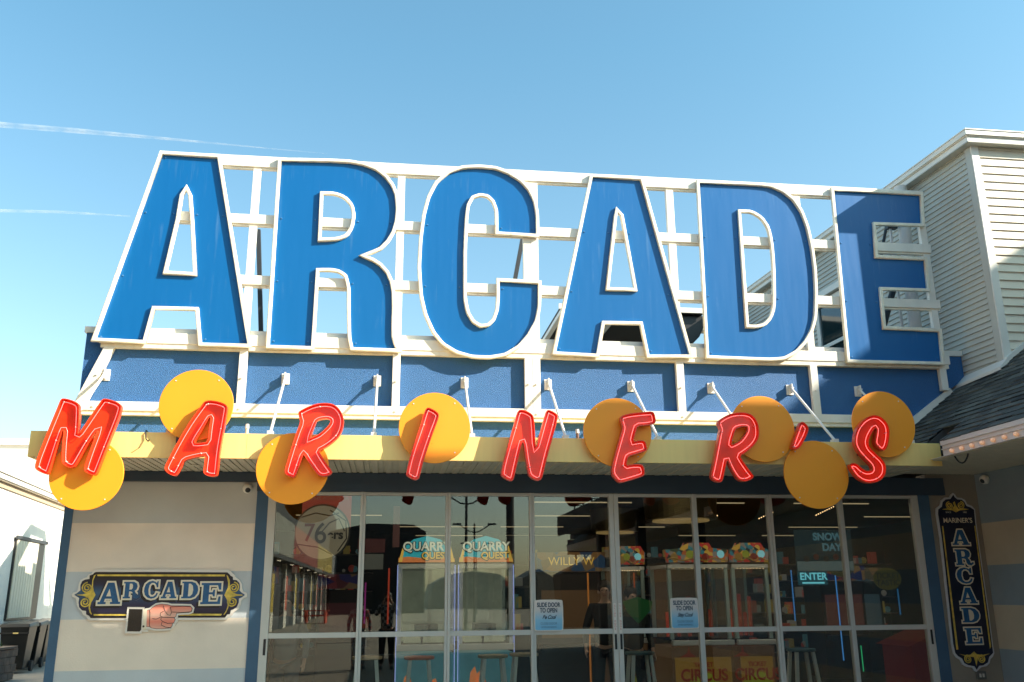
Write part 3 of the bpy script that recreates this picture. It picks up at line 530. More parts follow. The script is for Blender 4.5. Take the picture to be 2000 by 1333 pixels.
# ================================================================== CANOPY STRUTS
def strut_(x, lab):
    o = empty('support_strut', (x, -.04, 4.03), lab, 'strut', 'white canopy struts')
    MB().box(x - .045, x + .045, -.012, 0, 3.97, 4.10).build('wall_plate', ZINC, o, bevel=.003)
    MB().box(x - .008, x + .008, -.085, -.012, 3.985, 4.10).build('lug', ZINC, o, bevel=.002)
    MB().tube((x - .03, -.06, 4.05), (x + .03, -.06, 4.05), .012, 8).build('pin', ZINC, o)
    MB().tube((x, -.05, 4.05), (x, -1.02, 3.235), .015, 12).build('rod', ZINC, o, smooth=False)
    MB().box(x - .03, x + .03, -1.06, -.97, 3.206, 3.245).build('foot_plate', ZINC, o, bevel=.003)
    return o
SL = ['white strut at the far left above the letter M', 'white strut hidden behind the high disc at the left', 'white strut left of the sunlit letter R', 'white strut between the sunlit R and the letter I', 'white strut right of the central disc',
      'white strut beside the letter N', 'white strut passing behind the letter E', 'white strut rising behind the shaded letter R', 'white strut beside the apostrophe', 'white strut partly hidden by the rightmost disc']
s0 = None
for x, lab in zip((-3.225, -2.237, -1.238, -.183, .844, 1.852, 2.878, 3.891, 4.913, 5.817), SL):
    if s0 is None: s0 = strut_(x, lab); sx = x
    else:
        c = copy_tree(s0); c.location.x = x; c['label'] = lab
for x, m_, lab in ((-1.50, PARA, 'short white vent pipe standing on the canopy beside the letter A'), (2.02, DARK, 'short brown vent pipe on the canopy left of the E disc')):
    o = empty('vent_pipe', (x, -.85, 3.2), lab, 'pipe', 'short vent pipes on the canopy')
    MB().tube((x, -.85, 3.2), (x, -.85, 3.30), .016, 12).build('pipe', mat('pipe_tan' + str(x), (.6, .5, .38) if x < 0 else (.16, .08, .05), .6), o)
    MB().tube((x, -.85, 3.30), (x, -.85, 3.345), .021, 12, .017).build('cap', PARA, o)

# ================================================================== SECURITY CAMERAS
def seccam(x, y, z, dx, dy, lab):
    o = empty('security_camera', (x, y, z), lab, 'security camera', 'white dome cameras under the canopy')
    d = Vector((dx, dy, -.55)).normalized(); c = Vector((x, y, z))
    MB().tube(c, c + Vector((dx, dy, 0)).normalized() * .035, .05, 20).build('base', PARA, o)
    b = c + Vector((dx, dy, 0)).normalized() * .045
    MB().ball(b, .055, 20).build('housing', PARA, o, smooth=True)
    MB().ball(b + d * .026, .036, 16).build('lens', BLACK, o, smooth=True)
seccam(-1.585, 0, 2.765, .25, -1, 'white ball camera on the striped wall left of the doors')
seccam(7.24, -.23, 2.91, -1, -.35, 'white ball camera on the shaded right wall below the soffit')

# ================================================================== PAINTED PLAQUES
SLAB = {
 'A': ([(0, 0), (.36, 0), (.36, .1), (.27, .1), (.31, .25), (.60, .25), (.64, .1), (.55, .1), (.55, 0), (1, 0), (1, .1), (.92, .1), (.66, 1), (.38, 1), (.09, .1), (0, .1)], [(.35, .36), (.57, .36), (.47, .72)]),
 'R': ([(0, 0), (.45, 0), (.45, .1), (.36, .1), (.36, .42), (.48, .42), (.58, .36), (.6, .15), (.68, .02), (.85, -.02), (1, .08), (1, .18), (.93, .18), (.88, .12), (.82, .16), (.8, .3), (.7, .45), (.82, .55), (.86, .72), (.8, .9), (.62, 1), (0, 1), (0, .9), (.09, .9), (.09, .1), (0, .1)], [(.36, .53), (.5, .53), (.57, .62), (.57, .8), (.5, .89), (.36, .89)]),
 'C': ([(.98, 1), (.98, .64), (.88, .64), (.82, .8), (.68, .9), (.5, .9), (.36, .78), (.31, .5), (.36, .22), (.5, .1), (.68, .1), (.84, .2), (.9, .32), (1, .3), (.92, .12), (.78, .02), (.55, -.02), (.3, .04), (.1, .2), (.02, .4), (.02, .6), (.1, .82), (.3, .97), (.55, 1.02), (.75, .97), (.86, .9), (.9, 1)], None),
 'D': ([(0, 0), (.58, 0), (.8, .08), (.96, .28), (1, .5), (.96, .72), (.8, .92), (.58, 1), (0, 1), (0, .9), (.1, .9), (.1, .1), (0, .1)], [(.4, .12), (.52, .12), (.66, .25), (.7, .5), (.66, .75), (.52, .88), (.4, .88)]),
 'E': ([(0, 0), (1, 0), (1, .36), (.9, .36), (.85, .12), (.4, .12), (.4, .46), (.58, .46), (.62, .36), (.7, .36), (.7, .68), (.62, .68), (.58, .56), (.4, .56), (.4, .89), (.83, .89), (.9, .68), (1, .68), (1, 1), (0, 1), (0, .9), (.1, .9), (.1, .1), (0, .1)], None)}
def slab(ch, box, y, parent, w=.018, shadow=None):
    x0, x1, z0, z1 = box; o, h = SLAB[ch]; f = lambda l: [(x0 + a * (x1 - x0), z0 + b * (z1 - z0)) for a, b in l]
    o = f(o); n = 'letter'
    sil = offs(o, -w)
    if shadow:
        plate([[(x + shadow[0], z + shadow[1]) for x, z in sil]], y + .0028, .002, 'letter_shadow', INK, parent)
    b = plate([sil], y, .003, 'letter_border', CREAM, parent)
    plate([o] + ([f(h)] if h else []), y - .002, .002, 'letter', LBLUE, parent)
def spiral(c, r, d, y, parent):
    pts = []
    for k in range(46):
        t = k / 45; a = d * (t * 4.2 * math.pi) + math.pi / 2; rr = r * (1 - .85 * t); pts.append((c[0] + rr * math.cos(a), y, c[1] + rr * math.sin(a)))
    wire([pts], r * .13, 'scroll', GOLD, parent, cyclic=False)
pl = empty('arcade_plaque', (-2.4, -.03, 1.3), 'horizontal navy and gold plaque lettered ARCADE with a pointing hand, on the striped wall', 'plaque')
plate([D['pl_white']], -.028, .026, 'backing', WPRINT, pl, bevel=.002)
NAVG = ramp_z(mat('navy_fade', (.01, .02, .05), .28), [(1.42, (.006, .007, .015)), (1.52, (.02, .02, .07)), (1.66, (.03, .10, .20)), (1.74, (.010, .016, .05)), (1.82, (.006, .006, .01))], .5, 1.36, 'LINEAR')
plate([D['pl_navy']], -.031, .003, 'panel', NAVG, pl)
for b in D['pl_bars']: plate([b], -.033, .002, 'gold_bar', GOLD, pl)
for b in D['pl_gold']: plate([b], -.033, .002, 'gold_scrollwork', GOLD, pl)
for c, d in D['pl_scroll']:
    c = c[0] if isinstance(c[0], (tuple, list)) else c
    spiral(c, .056, 1 if d > 0 else -1, -.034, pl)
for ch, bx in D['pl_letters']: slab(ch, bx, -.036, pl, shadow=(-.022, -.02))
hb = plate([offs(D['h_cuff'], -.0)], -.041, .005, 'hand_sleeve', mat('sleeve_black', (.012, .012, .012), .25, var=.3), pl)
def outl(l, w, y, m, nm, p): plate([offs(l, -w)], y, .003, nm, m, p)
outl(D['h_hand'], .022, -.040, WPRINT, 'hand_border', pl); outl(D['h_cuff'], .02, -.0395, WPRINT, 'sleeve_border', pl)
outl(D['h_hand'], .004, -.0425, INK, 'hand_outline', pl)
plate([D['h_shirt']], -.0435, .003, 'shirt_cuff', CREAM, pl)
plate([D['h_hand']], -.0445, .003, 'hand', SKINP, pl)
wire([[(x, -.0455, z) for x, z in l] for l in D['h_lines']], .0028, 'hand_line', INK, pl, cyclic=False)
MB().tube((D['h_shirt'][2][0] - .03, -.046, D['h_shirt'][2][1] + .035), (D['h_shirt'][2][0] - .03, -.044, D['h_shirt'][2][1] + .035), .011, 12).build('cuff_button', INK, pl)

rp = empty('arcade_plaque', (6.9, -.03, .8), 'tall narrow navy and gold plaque reading MARINER\'S ARCADE down the shaded end wall', 'plaque')
plate([D['rp_white']], -.028, .026, 'backing', mat('plaque_edge', (.62, .64, .66), .4), rp, bevel=.002)
plate([D['rp_navy']], -.031, .003, 'panel', NAVY, rp)
for b in D['rp_bars']: plate([b], -.033, .002, 'gold_bar', GOLD, rp)
for b in D['rp_gold']: plate([b], -.033, .002, 'gold_scrollwork', GOLD, rp)
for c, d in D['rp_scroll']:
    c = c[0] if isinstance(c[0], (tuple, list)) else c
    spiral(c, .048, d, -.034, rp)
for ch, bx in D['rp_letters']: slab(ch, bx, -.036, rp, w=.016)
(xa, za), (xb, zb_) = D['rp_mar']
text("MARINER'S", .062, (xa + xb) / 2, -.036, (za + zb_) / 2, 'maker_name', CREAM, rp, sx=.94, t=.002, bold=.001)
text("SINCE", .02, xa + .11, -.036, za + .10, 'small_lettering', CREAM, rp, t=.001); text("1983", .02, xb - .11, -.036, za + .10, 'small_lettering', CREAM, rp, t=.001)
ol = empty('power_outlet', (6.951, 0, .6), 'small grey double power outlet just under the tall plaque', 'outlet')
MB().box(6.89, 7.01, -.03, 0, .60, .69).build('box', mat('outlet_grey', (.12, .12, .11), .5), ol, bevel=.005)
for dx in (-.02, .02): MB().box(6.95 + dx - .012, 6.95 + dx + .012, -.034, -.03, .625, .665).build('socket', ALU, ol)

# door notices
def notice(x0, x1, z0, z1, script, lab):
    o = empty('door_notice', ((x0 + x1) / 2, -.03, z0), lab, 'notice', 'slide door notices')
    def rr(a, b, c, d, r): return [(a + r, c), (b - r, c), (b, c + r), (b, d - r), (b - r, d), (a + r, d), (a, d - r), (a, c + r)]
    plate([chaikin(rr(x0, x1, z0, z1, .02), 1)], -.012 - .012, .006, 'backing', WPRINT, o)
    G = ramp_z(mat('notice_fade', (.5, .6, .7), .4), [(z0, (.18, .48, .72)), (z0 + .12, (.28, .58, .78)), (z0 + .23, (.72, .68, .65)), (z1, (.80, .72, .66))], z1 - z0, z0, 'LINEAR')
    plate([rr(x0 + .012, x1 - .012, z0 + .012, z1 - .012, .014)], -.0265, .002, 'panel', G, o)
    N2 = mat('notice_ink', (.03, .06, .10), .5); c = (x0 + x1) / 2; h = z1 - z0
    text('SLIDE DOOR', .048, c, -.029, z1 - .058, 'lettering', N2, o, t=.001, sx=.70, bold=.002); text('TO OPEN', .048, c, -.029, z1 - .118, 'lettering', N2, o, t=.001, sx=.70, bold=.002)
    text(script, .042, c, -.029, z1 - .19, 'lettering', N2, o, t=.001, bold=.0015, sx=.85, shear=.45, sp=.9)
    N3 = mat('notice_ink_pale', (.12, .25, .38), .5)
    text('CLOSE DOOR', .026, c, -.029, z0 + .082, 'lettering', N3, o, t=.001, sx=.85); text('AFTER ENTERING', .019, c, -.029, z0 + .045, 'lettering', N3, o, t=.001, sx=.85)
notice(1.64, 1.972, 1.205, 1.545, 'Be Cool', 'blue fading notice reading Be Cool on the door glass left of the centre handles')
notice(3.22, 3.552, 1.21, 1.553, 'Stay Cool', 'blue fading notice reading Stay Cool on the door glass right of the centre handles')

# ================================================================== TWO-STOREY SIDING HOUSE
sh = empty('siding_house', (8, 2, 4), 'pale lap-sided upper storey with white corner boards and gutter, right of the rooftop sign', 'building')
FL = Vector((7.365, -.73, 0)); DL_ = Vector((-.063, 1, 0)).normalized()
def lap(p0, d, ln, z0, z1, course, nrm, nm, m, par):
    b = MB(); z = z0
    while z < z1 - .001:
        zt = min(z + course, z1); a = p0 + nrm * .02; c = p0 + nrm * .002
        b.poly([(a.x, a.y, z), ((a + d * ln).x, (a + d * ln).y, z), ((c + d * ln).x, (c + d * ln).y, zt), (c.x, c.y, zt)])
        b.poly([(c.x, c.y, z), ((c + d * ln).x, (c + d * ln).y, z), ((a + d * ln).x, (a + d * ln).y, z), (a.x, a.y, z)])
        z = zt
    q = p0
    b.poly([(q.x, q.y, z0), ((q + d * ln).x, (q + d * ln).y, z0), ((q + d * ln).x, (q + d * ln).y, z1), (q.x, q.y, z1)])
    w_ = b.build(nm, m, par); k = random.Random(int(ln * 10)); zz = z0; j = 0
    while zz < z1 - .02:
        if k.random() < .30:
            p = p0 + d * k.uniform(.2, ln * .8); a = p + nrm * .0215; c = p + nrm * .0035; e = d * .0035
            jb = MB().poly([(a.x, a.y, zz), ((a + e).x, (a + e).y, zz), ((c + e).x, (c + e).y, zz + course), (c.x, c.y, zz + course)]).build('butt_joint', DARK, w_)
        zz += course
    return w_
NL = Vector((-1, -.063, 0)).normalized()
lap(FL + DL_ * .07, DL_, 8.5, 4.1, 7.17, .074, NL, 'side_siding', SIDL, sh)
lap(FL + Vector((.07, 0, 0)), Vector((1, 0, 0)), 6.5, 4.1, 7.17, .112, Vector((0, -1, 0)), 'front_siding', SIDF, sh)
MB().box(7.345, 7.445, -.755, -.73, 4.1, 7.16).build('corner_board', WINW, sh)
a = FL + NL * .025
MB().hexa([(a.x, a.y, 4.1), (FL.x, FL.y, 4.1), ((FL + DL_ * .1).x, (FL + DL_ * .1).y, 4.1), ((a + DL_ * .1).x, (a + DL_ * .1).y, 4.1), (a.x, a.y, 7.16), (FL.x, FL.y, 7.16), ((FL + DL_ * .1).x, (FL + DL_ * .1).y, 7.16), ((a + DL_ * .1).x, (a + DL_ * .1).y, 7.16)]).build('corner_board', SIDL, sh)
# soffit, fascia with gutter lines, roof
def eave(o_, z0, z1, nm, m, inner=.0):
    A = FL + Vector((-o_, -o_, 0)); B = A + DL_ * 9.0; Cc = Vector((14, A.y, 0))
    b = MB(); b.prism([(A.x, A.y), (Cc.x, Cc.y), (Cc.x, B.y), (B.x, B.y)], z0, z1); return b.build(nm, m, sh)
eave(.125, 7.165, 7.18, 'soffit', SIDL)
eave(.12, 7.181, 7.245, 'fascia', WINW); eave(.135, 7.246, 7.26, 'gutter_lip', SIDF); eave(.15, 7.261, 7.325, 'gutter', WINW); eave(.16, 7.326, 7.34, 'gutter_edge', WINW)
MB().hexa([(7.22, -.87, 7.341), (14, -.87, 7.341), (14, 7.9, 7.341), (6.7, 7.9, 7.341), (9.2, 1.2, 8.1), (14, 1.2, 8.1), (14, 6, 8.1), (9.0, 6, 8.1)]).build('roof', SHIN, sh)
# window on the side wall
def sp(t, out, z): p = FL + DL_ * t + NL * out; return (p.x, p.y, z)
def sbox(t0, t1, o0, o1, z0, z1): return MB().hexa([sp(t0, o1, z0), sp(t1, o1, z0), sp(t1, o0, z0), sp(t0, o0, z0), sp(t0, o1, z1), sp(t1, o1, z1), sp(t1, o0, z1), sp(t0, o0, z1)])
wn = sbox(3.98, 4.08, 0, .05, 4.7, 6.3)
for q in (sbox(2.4, 2.5, 0, .05, 4.7, 6.3), sbox(2.5, 3.98, 0, .05, 6.2, 6.3), sbox(2.5, 3.98, 0, .045, 5.48, 5.54), sbox(2.5, 3.98, 0, .05, 4.7, 4.8)): n0 = len(wn.v); wn.v += q.v; wn.f += [tuple(k + n0 for k in f) for f in q.f]
wd = wn.build('window', WINW, sh)
sbox(2.5, 3.98, .018, .022, 4.8, 6.2).build('pane', mat('window_glass_dark', (.01, .03, .035), .05, spec=.8), wd)
sbox(2.3, 4.15, .0, .12, 6.32, 6.42).build('hood', WINW, wd)
# pipes and truss by the side wall, seen through the letter E
pp = empty('vent_stack', (7.0, .5, 4.5), 'white round vent stack behind the letter E, against the siding wall', 'pipe')
MB().tube((7.02, .5, 4.5), (7.09, .5, 7.15), .085, 18).build('pipe', ZINC, pp, smooth=False)
ln = empty('conduit_bundle', (6.5, .5, 4.5), 'thin white and dark conduits beside the vent stack behind the letter E', 'conduit')
MB().tube((6.84, .5, 4.5), (6.86, .5, 6.9), .02, 8).build('conduit', ZINC, ln); MB().tube((6.35, .4, 5.2), (6.95, .7, 6.7), .022, 8).build('conduit', DARK, ln)
MB().tube((6.38, .3, 4.5), (6.40, .3, 5.6), .03, 8).build('conduit', ZINC, ln); MB().tube((6.4, .6, 4.5), (6.95, .6, 5.9), .045, 8).build('conduit', DARK, ln)
for z in (5.4, 6.2, 6.5): MB().box(6.80, 6.95, .46, .54, z, z + .05).build('clamp', DARK, ln)

# ================================================================== PENT-ROOFED WING AT THE RIGHT
wg = empty('wing_building', (8, -6, 0), 'striped single-storey wing with shingled pent roof and bulb-lit eave at the right edge', 'building')
br = [(.0, (.56, .48, .36)), (.433, (.27, .33, .37)), (.933, (.56, .48, .36)), (1.43, (.27, .33, .37)), (1.90, (.56, .48, .36)), (2.394, (.27, .33, .37))]  # stripe paint darkened; the wing's shade is put into these colours
STRIPESH = ramp_z(mat('striped_wing_wall_shaded', (.6, .5, .4), .75, bump=.12, bscale=60), br, 3.2)
MB().box(7.24, 7.4, -20, -.001, 0, 3.0).build('striped_wall', STRIPESH, wg)
sf = MB().box(5.97, 7.30, -20, -1.12, 3.012, 3.02).box(6.12, 7.30, -1.12, -.001, 3.012, 3.02); x = 6.0
while x < 7.2: sf.box(x, x + .05, -20, -1.12, 3.002, 3.0118); x += .066
x = 6.13
while x < 7.2: sf.box(x, x + .05, -1.12, -.001, 3.002, 3.0118); x += .066
sf.build('soffit', SOF, wg)
ez = .0
fa = MB().box(5.93, 5.965, -20, -1.43, 3.005, 3.165).box(5.915, 5.93, -20, -1.43, 3.075, 3.085).box(5.91, 5.93, -20, -1.43, 3.12, 3.168).build('bulb_fascia', mat('bulb_fascia_white', (.74, .68, .62), .45), wg)
BULB = mat('bulb_glass', (.85, .62, .42), .12, spec=.8, coat=.6, emit=(1, .45, .2), es=.15)
y = -1.62; bm_ = None
while y > -6:
    o = MB().ball((5.905, y, 3.038), .024, 12).build('bulb', BULB, fa, smooth=True); y -= .172
# roof: courses of shingles following the slope
S0 = Vector((5.92, 0, 3.17)); S1 = Vector((8.4, 0, 5.02)); sl_ = S1 - S0; nn = Vector((-sl_.z, 0, sl_.x)).normalized()
b = MB(); N = 26
for k in range(N):
    a = S0 + sl_ * (k / N); c = S0 + sl_ * ((k + 1) / N); y = -20.0; random.seed(k)
    y1 = -.002
    while y < y1:
        if a.x < 6.13 and -1.43 < y < -1.09: y = -1.09
        wd_ = random.uniform(.12, .34); ye = min(y + wd_, y1); lift = random.uniform(.006, .016)
        if a.x < 6.13 and y < -1.43 < ye: ye = -1.4299
        if a.x > 7.1 and y > -.8: break
        if y > -7 or True:
            p = a + nn * (.004 + lift) - sl_.normalized() * random.uniform(0, .012); q = c + nn * .003
            b.poly([(p.x, y, p.z), (p.x, ye, p.z), (q.x, ye, q.z), (q.x, y, q.z)])
            p2 = p - nn * (.006 + lift); b.poly([(p2.x, y, p2.z), (p2.x, ye, p2.z), (p.x, ye, p.z), (p.x, y, p.z)])
        y = ye
rf = b.build('shingle_roof', SHIN, wg)
MB().hexa([(5.94, -20, 3.16), (8.4, -20, 5.0), (8.4, -1.43, 5.0), (5.94, -1.43, 3.16), (5.93, -20, 3.165), (8.4, -20, 5.012), (8.4, -1.43, 5.012), (5.93, -1.43, 3.165)]).build('roof_deck', DARK, wg)
MB().prismy([(5.93, 3.165), (7.28, 4.165), (7.28, 3.1), (5.93, 3.1)], -1.08, -.003).build('roof_deck', DARK, wg)
# flashing where the house meets the wing roof
fl = MB().hexa([(7.24, -.80, 4.16), (7.37, -.80, 4.25), (7.31, .2, 4.20), (7.17, .2, 4.10), (7.24, -.80, 4.20), (7.35, -.80, 4.31), (7.29, .2, 4.26), (7.17, .2, 4.14)]).build('flashing', WINW, sh)
MB().hexa([(7.35, -.79, 4.255), (8.4, -.79, 5.03), (8.4, -.735, 5.03), (7.35, -.735, 4.255), (7.35, -.79, 4.32), (8.4, -.79, 5.10), (8.4, -.735, 5.10), (7.35, -.735, 4.32)]).build('front_flashing', WINW, sh)
MB().box(8.4, 14, -20, -1.8, 3.0, 5.0).build('upper_block', SIDF, wg)
cb = empty('cable', (6.0, -1.6, 2.98), 'black cable looping down below the first bulb of the eave', 'cable')
pts = [(6.0 + .03 * t, -1.52 - .19 * t, 2.995 - .085 * math.sin(math.pi * min(1, t)) ** .8) for t in [k / 14 for k in range(15)]]
wire([pts], .009, 'cable_loop', RUB, cb, cyclic=False)
# added block out of view, its roofline shaped to shade the lower right
nb = empty('shade_block', (15, -12, 3.2), 'unseen building block added over the wing, shaped to shade the lower right', 'building')
MB().prismy([(7.5, 3.2), (7.5, 8.4), (9.96, 8.43), (10.3, 8.78), (10.46, 9.03), (13.56, 9.03), (16.2, 10.9), (16.96, 11.5), (18.6, 12.9), (26, 12.9), (26, 3.2)], -6.6, -5.2).build('wall', mat('shade_block_wall', (.55, .49, .40), .7, var=.1), nb)
MB().box(7.42, 7.49, -6.5, -5.3, 6, 6.9).build('sign_board', mat('shade_block_sign', (.5, .08, .05), .5), nb)

# ================================================================== ROOFTOP THINGS BEHIND THE LETTERS
rc = empty('roof_canopy', (4.7, 7, 4.5), 'flat rooftop canopy with dark underside seen between the second A and the D', 'canopy')
MB().box(3.2, 6.1, 6.0, 9.0, 6.96, 7.02).build('slab', mat('canopy_underside', (.045, .04, .035), .8, var=.2), rc)
MB().box(3.15, 6.15, 5.95, 5.999, 6.94, 7.04).build('edge_trim', PARA, rc)
MB().box(4.28, 4.38, 6.0, 9.0, 6.88, 6.96).build('cross_beam', PARA, rc); MB().box(3.2, 3.3, 6.0, 9.0, 6.88, 6.96).build('cross_beam', PARA, rc)
lap(Vector((3.0, 8.6, 0)), Vector((1, 0, 0)), 3.6, 4.5, 6.9, .12, Vector((0, -1, 0)), 'back_wall', mat('teal_siding', (.30, .36, .36), .6), rc)
hd = empty('exhaust_hood', (5.9, 6.3, 6.3), 'black bulging exhaust hood on the roof right of the second A', 'hood')
MB().prismy([(5.45, 6.93), (6.12, 6.93), (6.12, 6.75), (6.0, 6.5), (5.85, 6.35), (5.6, 6.35), (5.45, 6.5)], 6.1, 7.2).build('shell', BLACK, hd, bevel=.02)
MB().box(5.62, 5.74, 6.3, 6.4, 4.5, 6.35).build('stand', ZINC, hd)

# ================================================================== WHITE BUILDING IN THE ALLEY
wb = empty('white_building', (-9.3, 14, 0), 'white stuccoed building across the alley with a boarded window and overhanging eave', 'building')
W0 = Vector((-8.35, 5, 0)); WD = Vector((-.095, 1, 0)).normalized(); WN = Vector((1, .095, 0)).normalized()
def wp(t, out, z): p = W0 + WD * t + WN * out; return (p.x, p.y, z)
def wbox(t0, t1, o0, o1, z0, z1): return MB().hexa([wp(t0, o0, z0), wp(t0, o1, z0), wp(t1, o1, z0), wp(t1, o0, z0), wp(t0, o0, z1), wp(t0, o1, z1), wp(t1, o1, z1), wp(t1, o0, z1)])
wbox(0, 22, -6, 0, 0, 4.22).build('wall', STW, wb)
wbox(-.3, 22, -6.2, .12, 4.25, 4.28).build('soffit', SOF, wb); wbox(-.3, 22, -6.2, .16, 4.281, 4.40).build('fascia', PARA, wb)
wbox(-.3, 22, -6.25, .2, 4.401, 4.46).build('gutter', PARA, wb); wbox(-.2, 22, 0, .04, 4.12, 4.249).build('frieze', mat('frieze_tan', (.5, .38, .25), .7), wb)
d = wbox(8.9, 11.6, .0, .05, 1.1, 3.08).build('window', BLACK, wb)
SH = mat('shutter_cream', (.72, .66, .52), .6, var=.05)
for k in range(9): wbox(8.95 + k * .22, 8.95 + k * .22 + .19, .05, .075, 1.15, 3.02).build('board', SH, d)
wbox(8.8, 11.7, .05, .10, 3.04, 3.12).build('lintel', DARK, d)
cbld = empty('beige_building', (-14, 24, 0), 'plain beige box building with white coping behind the white one', 'building')
MB().box(-30, -9.9, 24, 34, 0, 6.95).build('wall', mat('beige_wall', (.66, .60, .52), .8, var=.04), cbld)
MB().box(-30.1, -9.8, 23.9, 34, 6.951, 7.16).build('coping', PARA, cbld)

rs = empty('shadow_screen', (-3.45, 12.5, 4.48), 'cut-out screen added unseen on the arcade roof to cast the gabled shadow', 'screen')
sh_ = lambda l: [(a - 2.85, b + 3.85) for a, b in l]  # invented panel, its outline cut to match the shadow on the white wall
ou = sh_([(12.6, 1.9), (15.1, 3.51), (16.56, 3.51), (18.5, 1.3), (18.5, .63), (12.6, .63)])
h1 = sh_([(14.2, 2.3), (15.23, 3.25), (16.4, 3.28), (16.6, 2.4), (15.95, 2.3), (15.95, 2.5), (15.5, 2.5), (15.5, 2.2), (14.9, 2.2), (14.9, 2.35)]); h2 = sh_([(16.75, 3.2), (17.0, 3.0), (17.9, 1.6), (17.3, 1.6)])
pl_ = plate([ou, h1, h2], 0, .05, 'shadow_panel', DARK, None)
pl_.data.transform(Matrix.Translation((-3.42, 0, 0)) @ Matrix.Rotation(R(90), 4, 'Z')); pl_.data.transform(Matrix.Translation(-Vector(rs.location))); pl_.parent = rs

def wheelie(x, y, rot, lab):
    o = empty('wheelie_bin', (x, y, 0), lab, 'bin', 'black wheelie bins in the alley')
    def T(b): b.v = [(x + (vx * math.cos(rot) - vy * math.sin(rot)), y + (vx * math.sin(rot) + vy * math.cos(rot)), vz) for vx, vy, vz in b.v]; return b
    T(MB().hexa([(-.23, -.26, .08), (.23, -.26, .08), (.23, .26, .08), (-.23, .26, .08), (-.3, -.36, 1.0), (.3, -.36, 1.0), (.3, .34, 1.0), (-.3, .34, 1.0)])).build('body', BIN, o, bevel=.02)
    T(MB().hexa([(-.33, -.42, .985), (.33, -.42, .985), (.33, .36, .985), (-.33, .36, .985), (-.30, -.38, 1.06), (.30, -.38, 1.06), (.31, .37, 1.10), (-.31, .37, 1.10)])).build('lid', BIN, o, bevel=.015)
    T(MB().box(-.31, .31, -.39, -.36, .84, .88)).build('rim_band', BIN, o)
    T(MB().box(-.02, .09, -.394, -.39, .845, .875)).build('sticker', YEL, o)
    for s in (-1, 1): T(MB().tube((s * .24, .3, .12), (s * .30, .3, .12), .12, 14)).build('wheel', RUB, o)
    T(MB().tube((-.2, .42, 1.02), (.2, .42, 1.02), .018, 8)).build('handle', BIN, o)
wheelie(-8.35, 12.6, .1, 'black wheelie bin nearest the planter, at the left edge'); wheelie(-8.5, 13.7, .12, 'black wheelie bin second in the alley row, lid flush with its neighbour'); wheelie(-8.68, 14.8, .08, 'black wheelie bin between two others in the alley row')
wheelie(-8.78, 15.9, .1, 'black wheelie bin farthest back, beside the blue corner post')
pt = empty('planter', (-7.9, 9.8, 0), 'low block planter with green sprouts at the left edge', 'planter')
bk = mat('planter_block', (.20, .14, .10), .85, bump=.5, bscale=20, var=.3, vscale=6)
m = MB()
for r in range(4):
    x = -8.8 + (r % 2) * .12
    while x < -7.70: m.box(x, min(x + .285, -7.66), 9.3, 9.5, r * .152, r * .152 + .145); x += .30
    y = 9.51 + (r % 2) * .1
    while y < 10.6: m.box(-7.86, -7.66, y, y + .285, r * .152, r * .152 + .145); y += .30
m.box(-8.8, -7.64, 9.28, 10.7, .61, .66).build('block_wall', bk, pt, bevel=.008)
m = MB()
for k in range(160):
    x = random.uniform(-8.7, -7.8); y = random.uniform(9.4, 10.5); h = random.uniform(.05, .16); a = random.uniform(0, 6.3)
    m.poly([(x, y, .66), (x + .02 * math.cos(a), y + .02 * math.sin(a), .66), (x + .05 * math.cos(a + 1), y + .05 * math.sin(a + 1), .66 + h)])
m.build('sprouts', mat('leaf_green', (.06, .11, .03), .6), pt)

# ================================================================== CONTRAILS
CT = bpy.data.materials.new('contrail_vapour'); CT.use_nodes = True
n = CT.node_tree.nodes; l = CT.node_tree.links; pb = n['Principled BSDF']; pb.inputs['Base Color'].default_value = (.9, .9, .9, 1); pb.inputs['Roughness'].default_value = 1
tc = n.new('ShaderNodeTexCoord'); tn = n.new('ShaderNodeTexNoise'); tn.inputs['Scale'].default_value = .05; tn.inputs['Detail'].default_value = 6; l.new(tc.outputs['Object'], tn.inputs['Vector'])
mr = n.new('ShaderNodeMapRange'); mr.inputs[1].default_value = .3; mr.inputs[2].default_value = .85; mr.inputs[4].default_value = .22; l.new(tn.outputs[0], mr.inputs[0]); l.new(mr.outputs[0], pb.inputs['Alpha'])
def contrail(pts, lab):
    o = empty('contrail', pts[0][0], lab, 'contrail', 'contrails in the blue sky')
    m = MB(); n_ = 40; P = []
    for k in range(n_ + 1):
        t = k / n_ * (len(pts) - 1); i = min(int(t), len(pts) - 2); f = t - i
        c = Vector(pts[i][0]).lerp(Vector(pts[i + 1][0]), f); r = pts[i][1] * (1 - f) + pts[i + 1][1] * f; P.append((c, r))
    for (a, ra), (b_, rb) in zip(P[:-1], P[1:]): m.tube(a, b_, ra, 8, rb, caps=False)
    m.build('vapour_trail', CT, o, smooth=True)
contrail([((-444, 900, 479), 3.2), ((-338, 900, 476), 2.8), ((-236, 900, 472), 1.3), ((-140, 900, 467.5), .35), ((-78, 900, 465), .1)], 'long thin white contrail high at the left')
contrail([((-430, 900, 381), 1.7), ((-342, 900, 383.2), 1.5), ((-274, 900, 381.9), .5)], 'short faint contrail lower at the left')

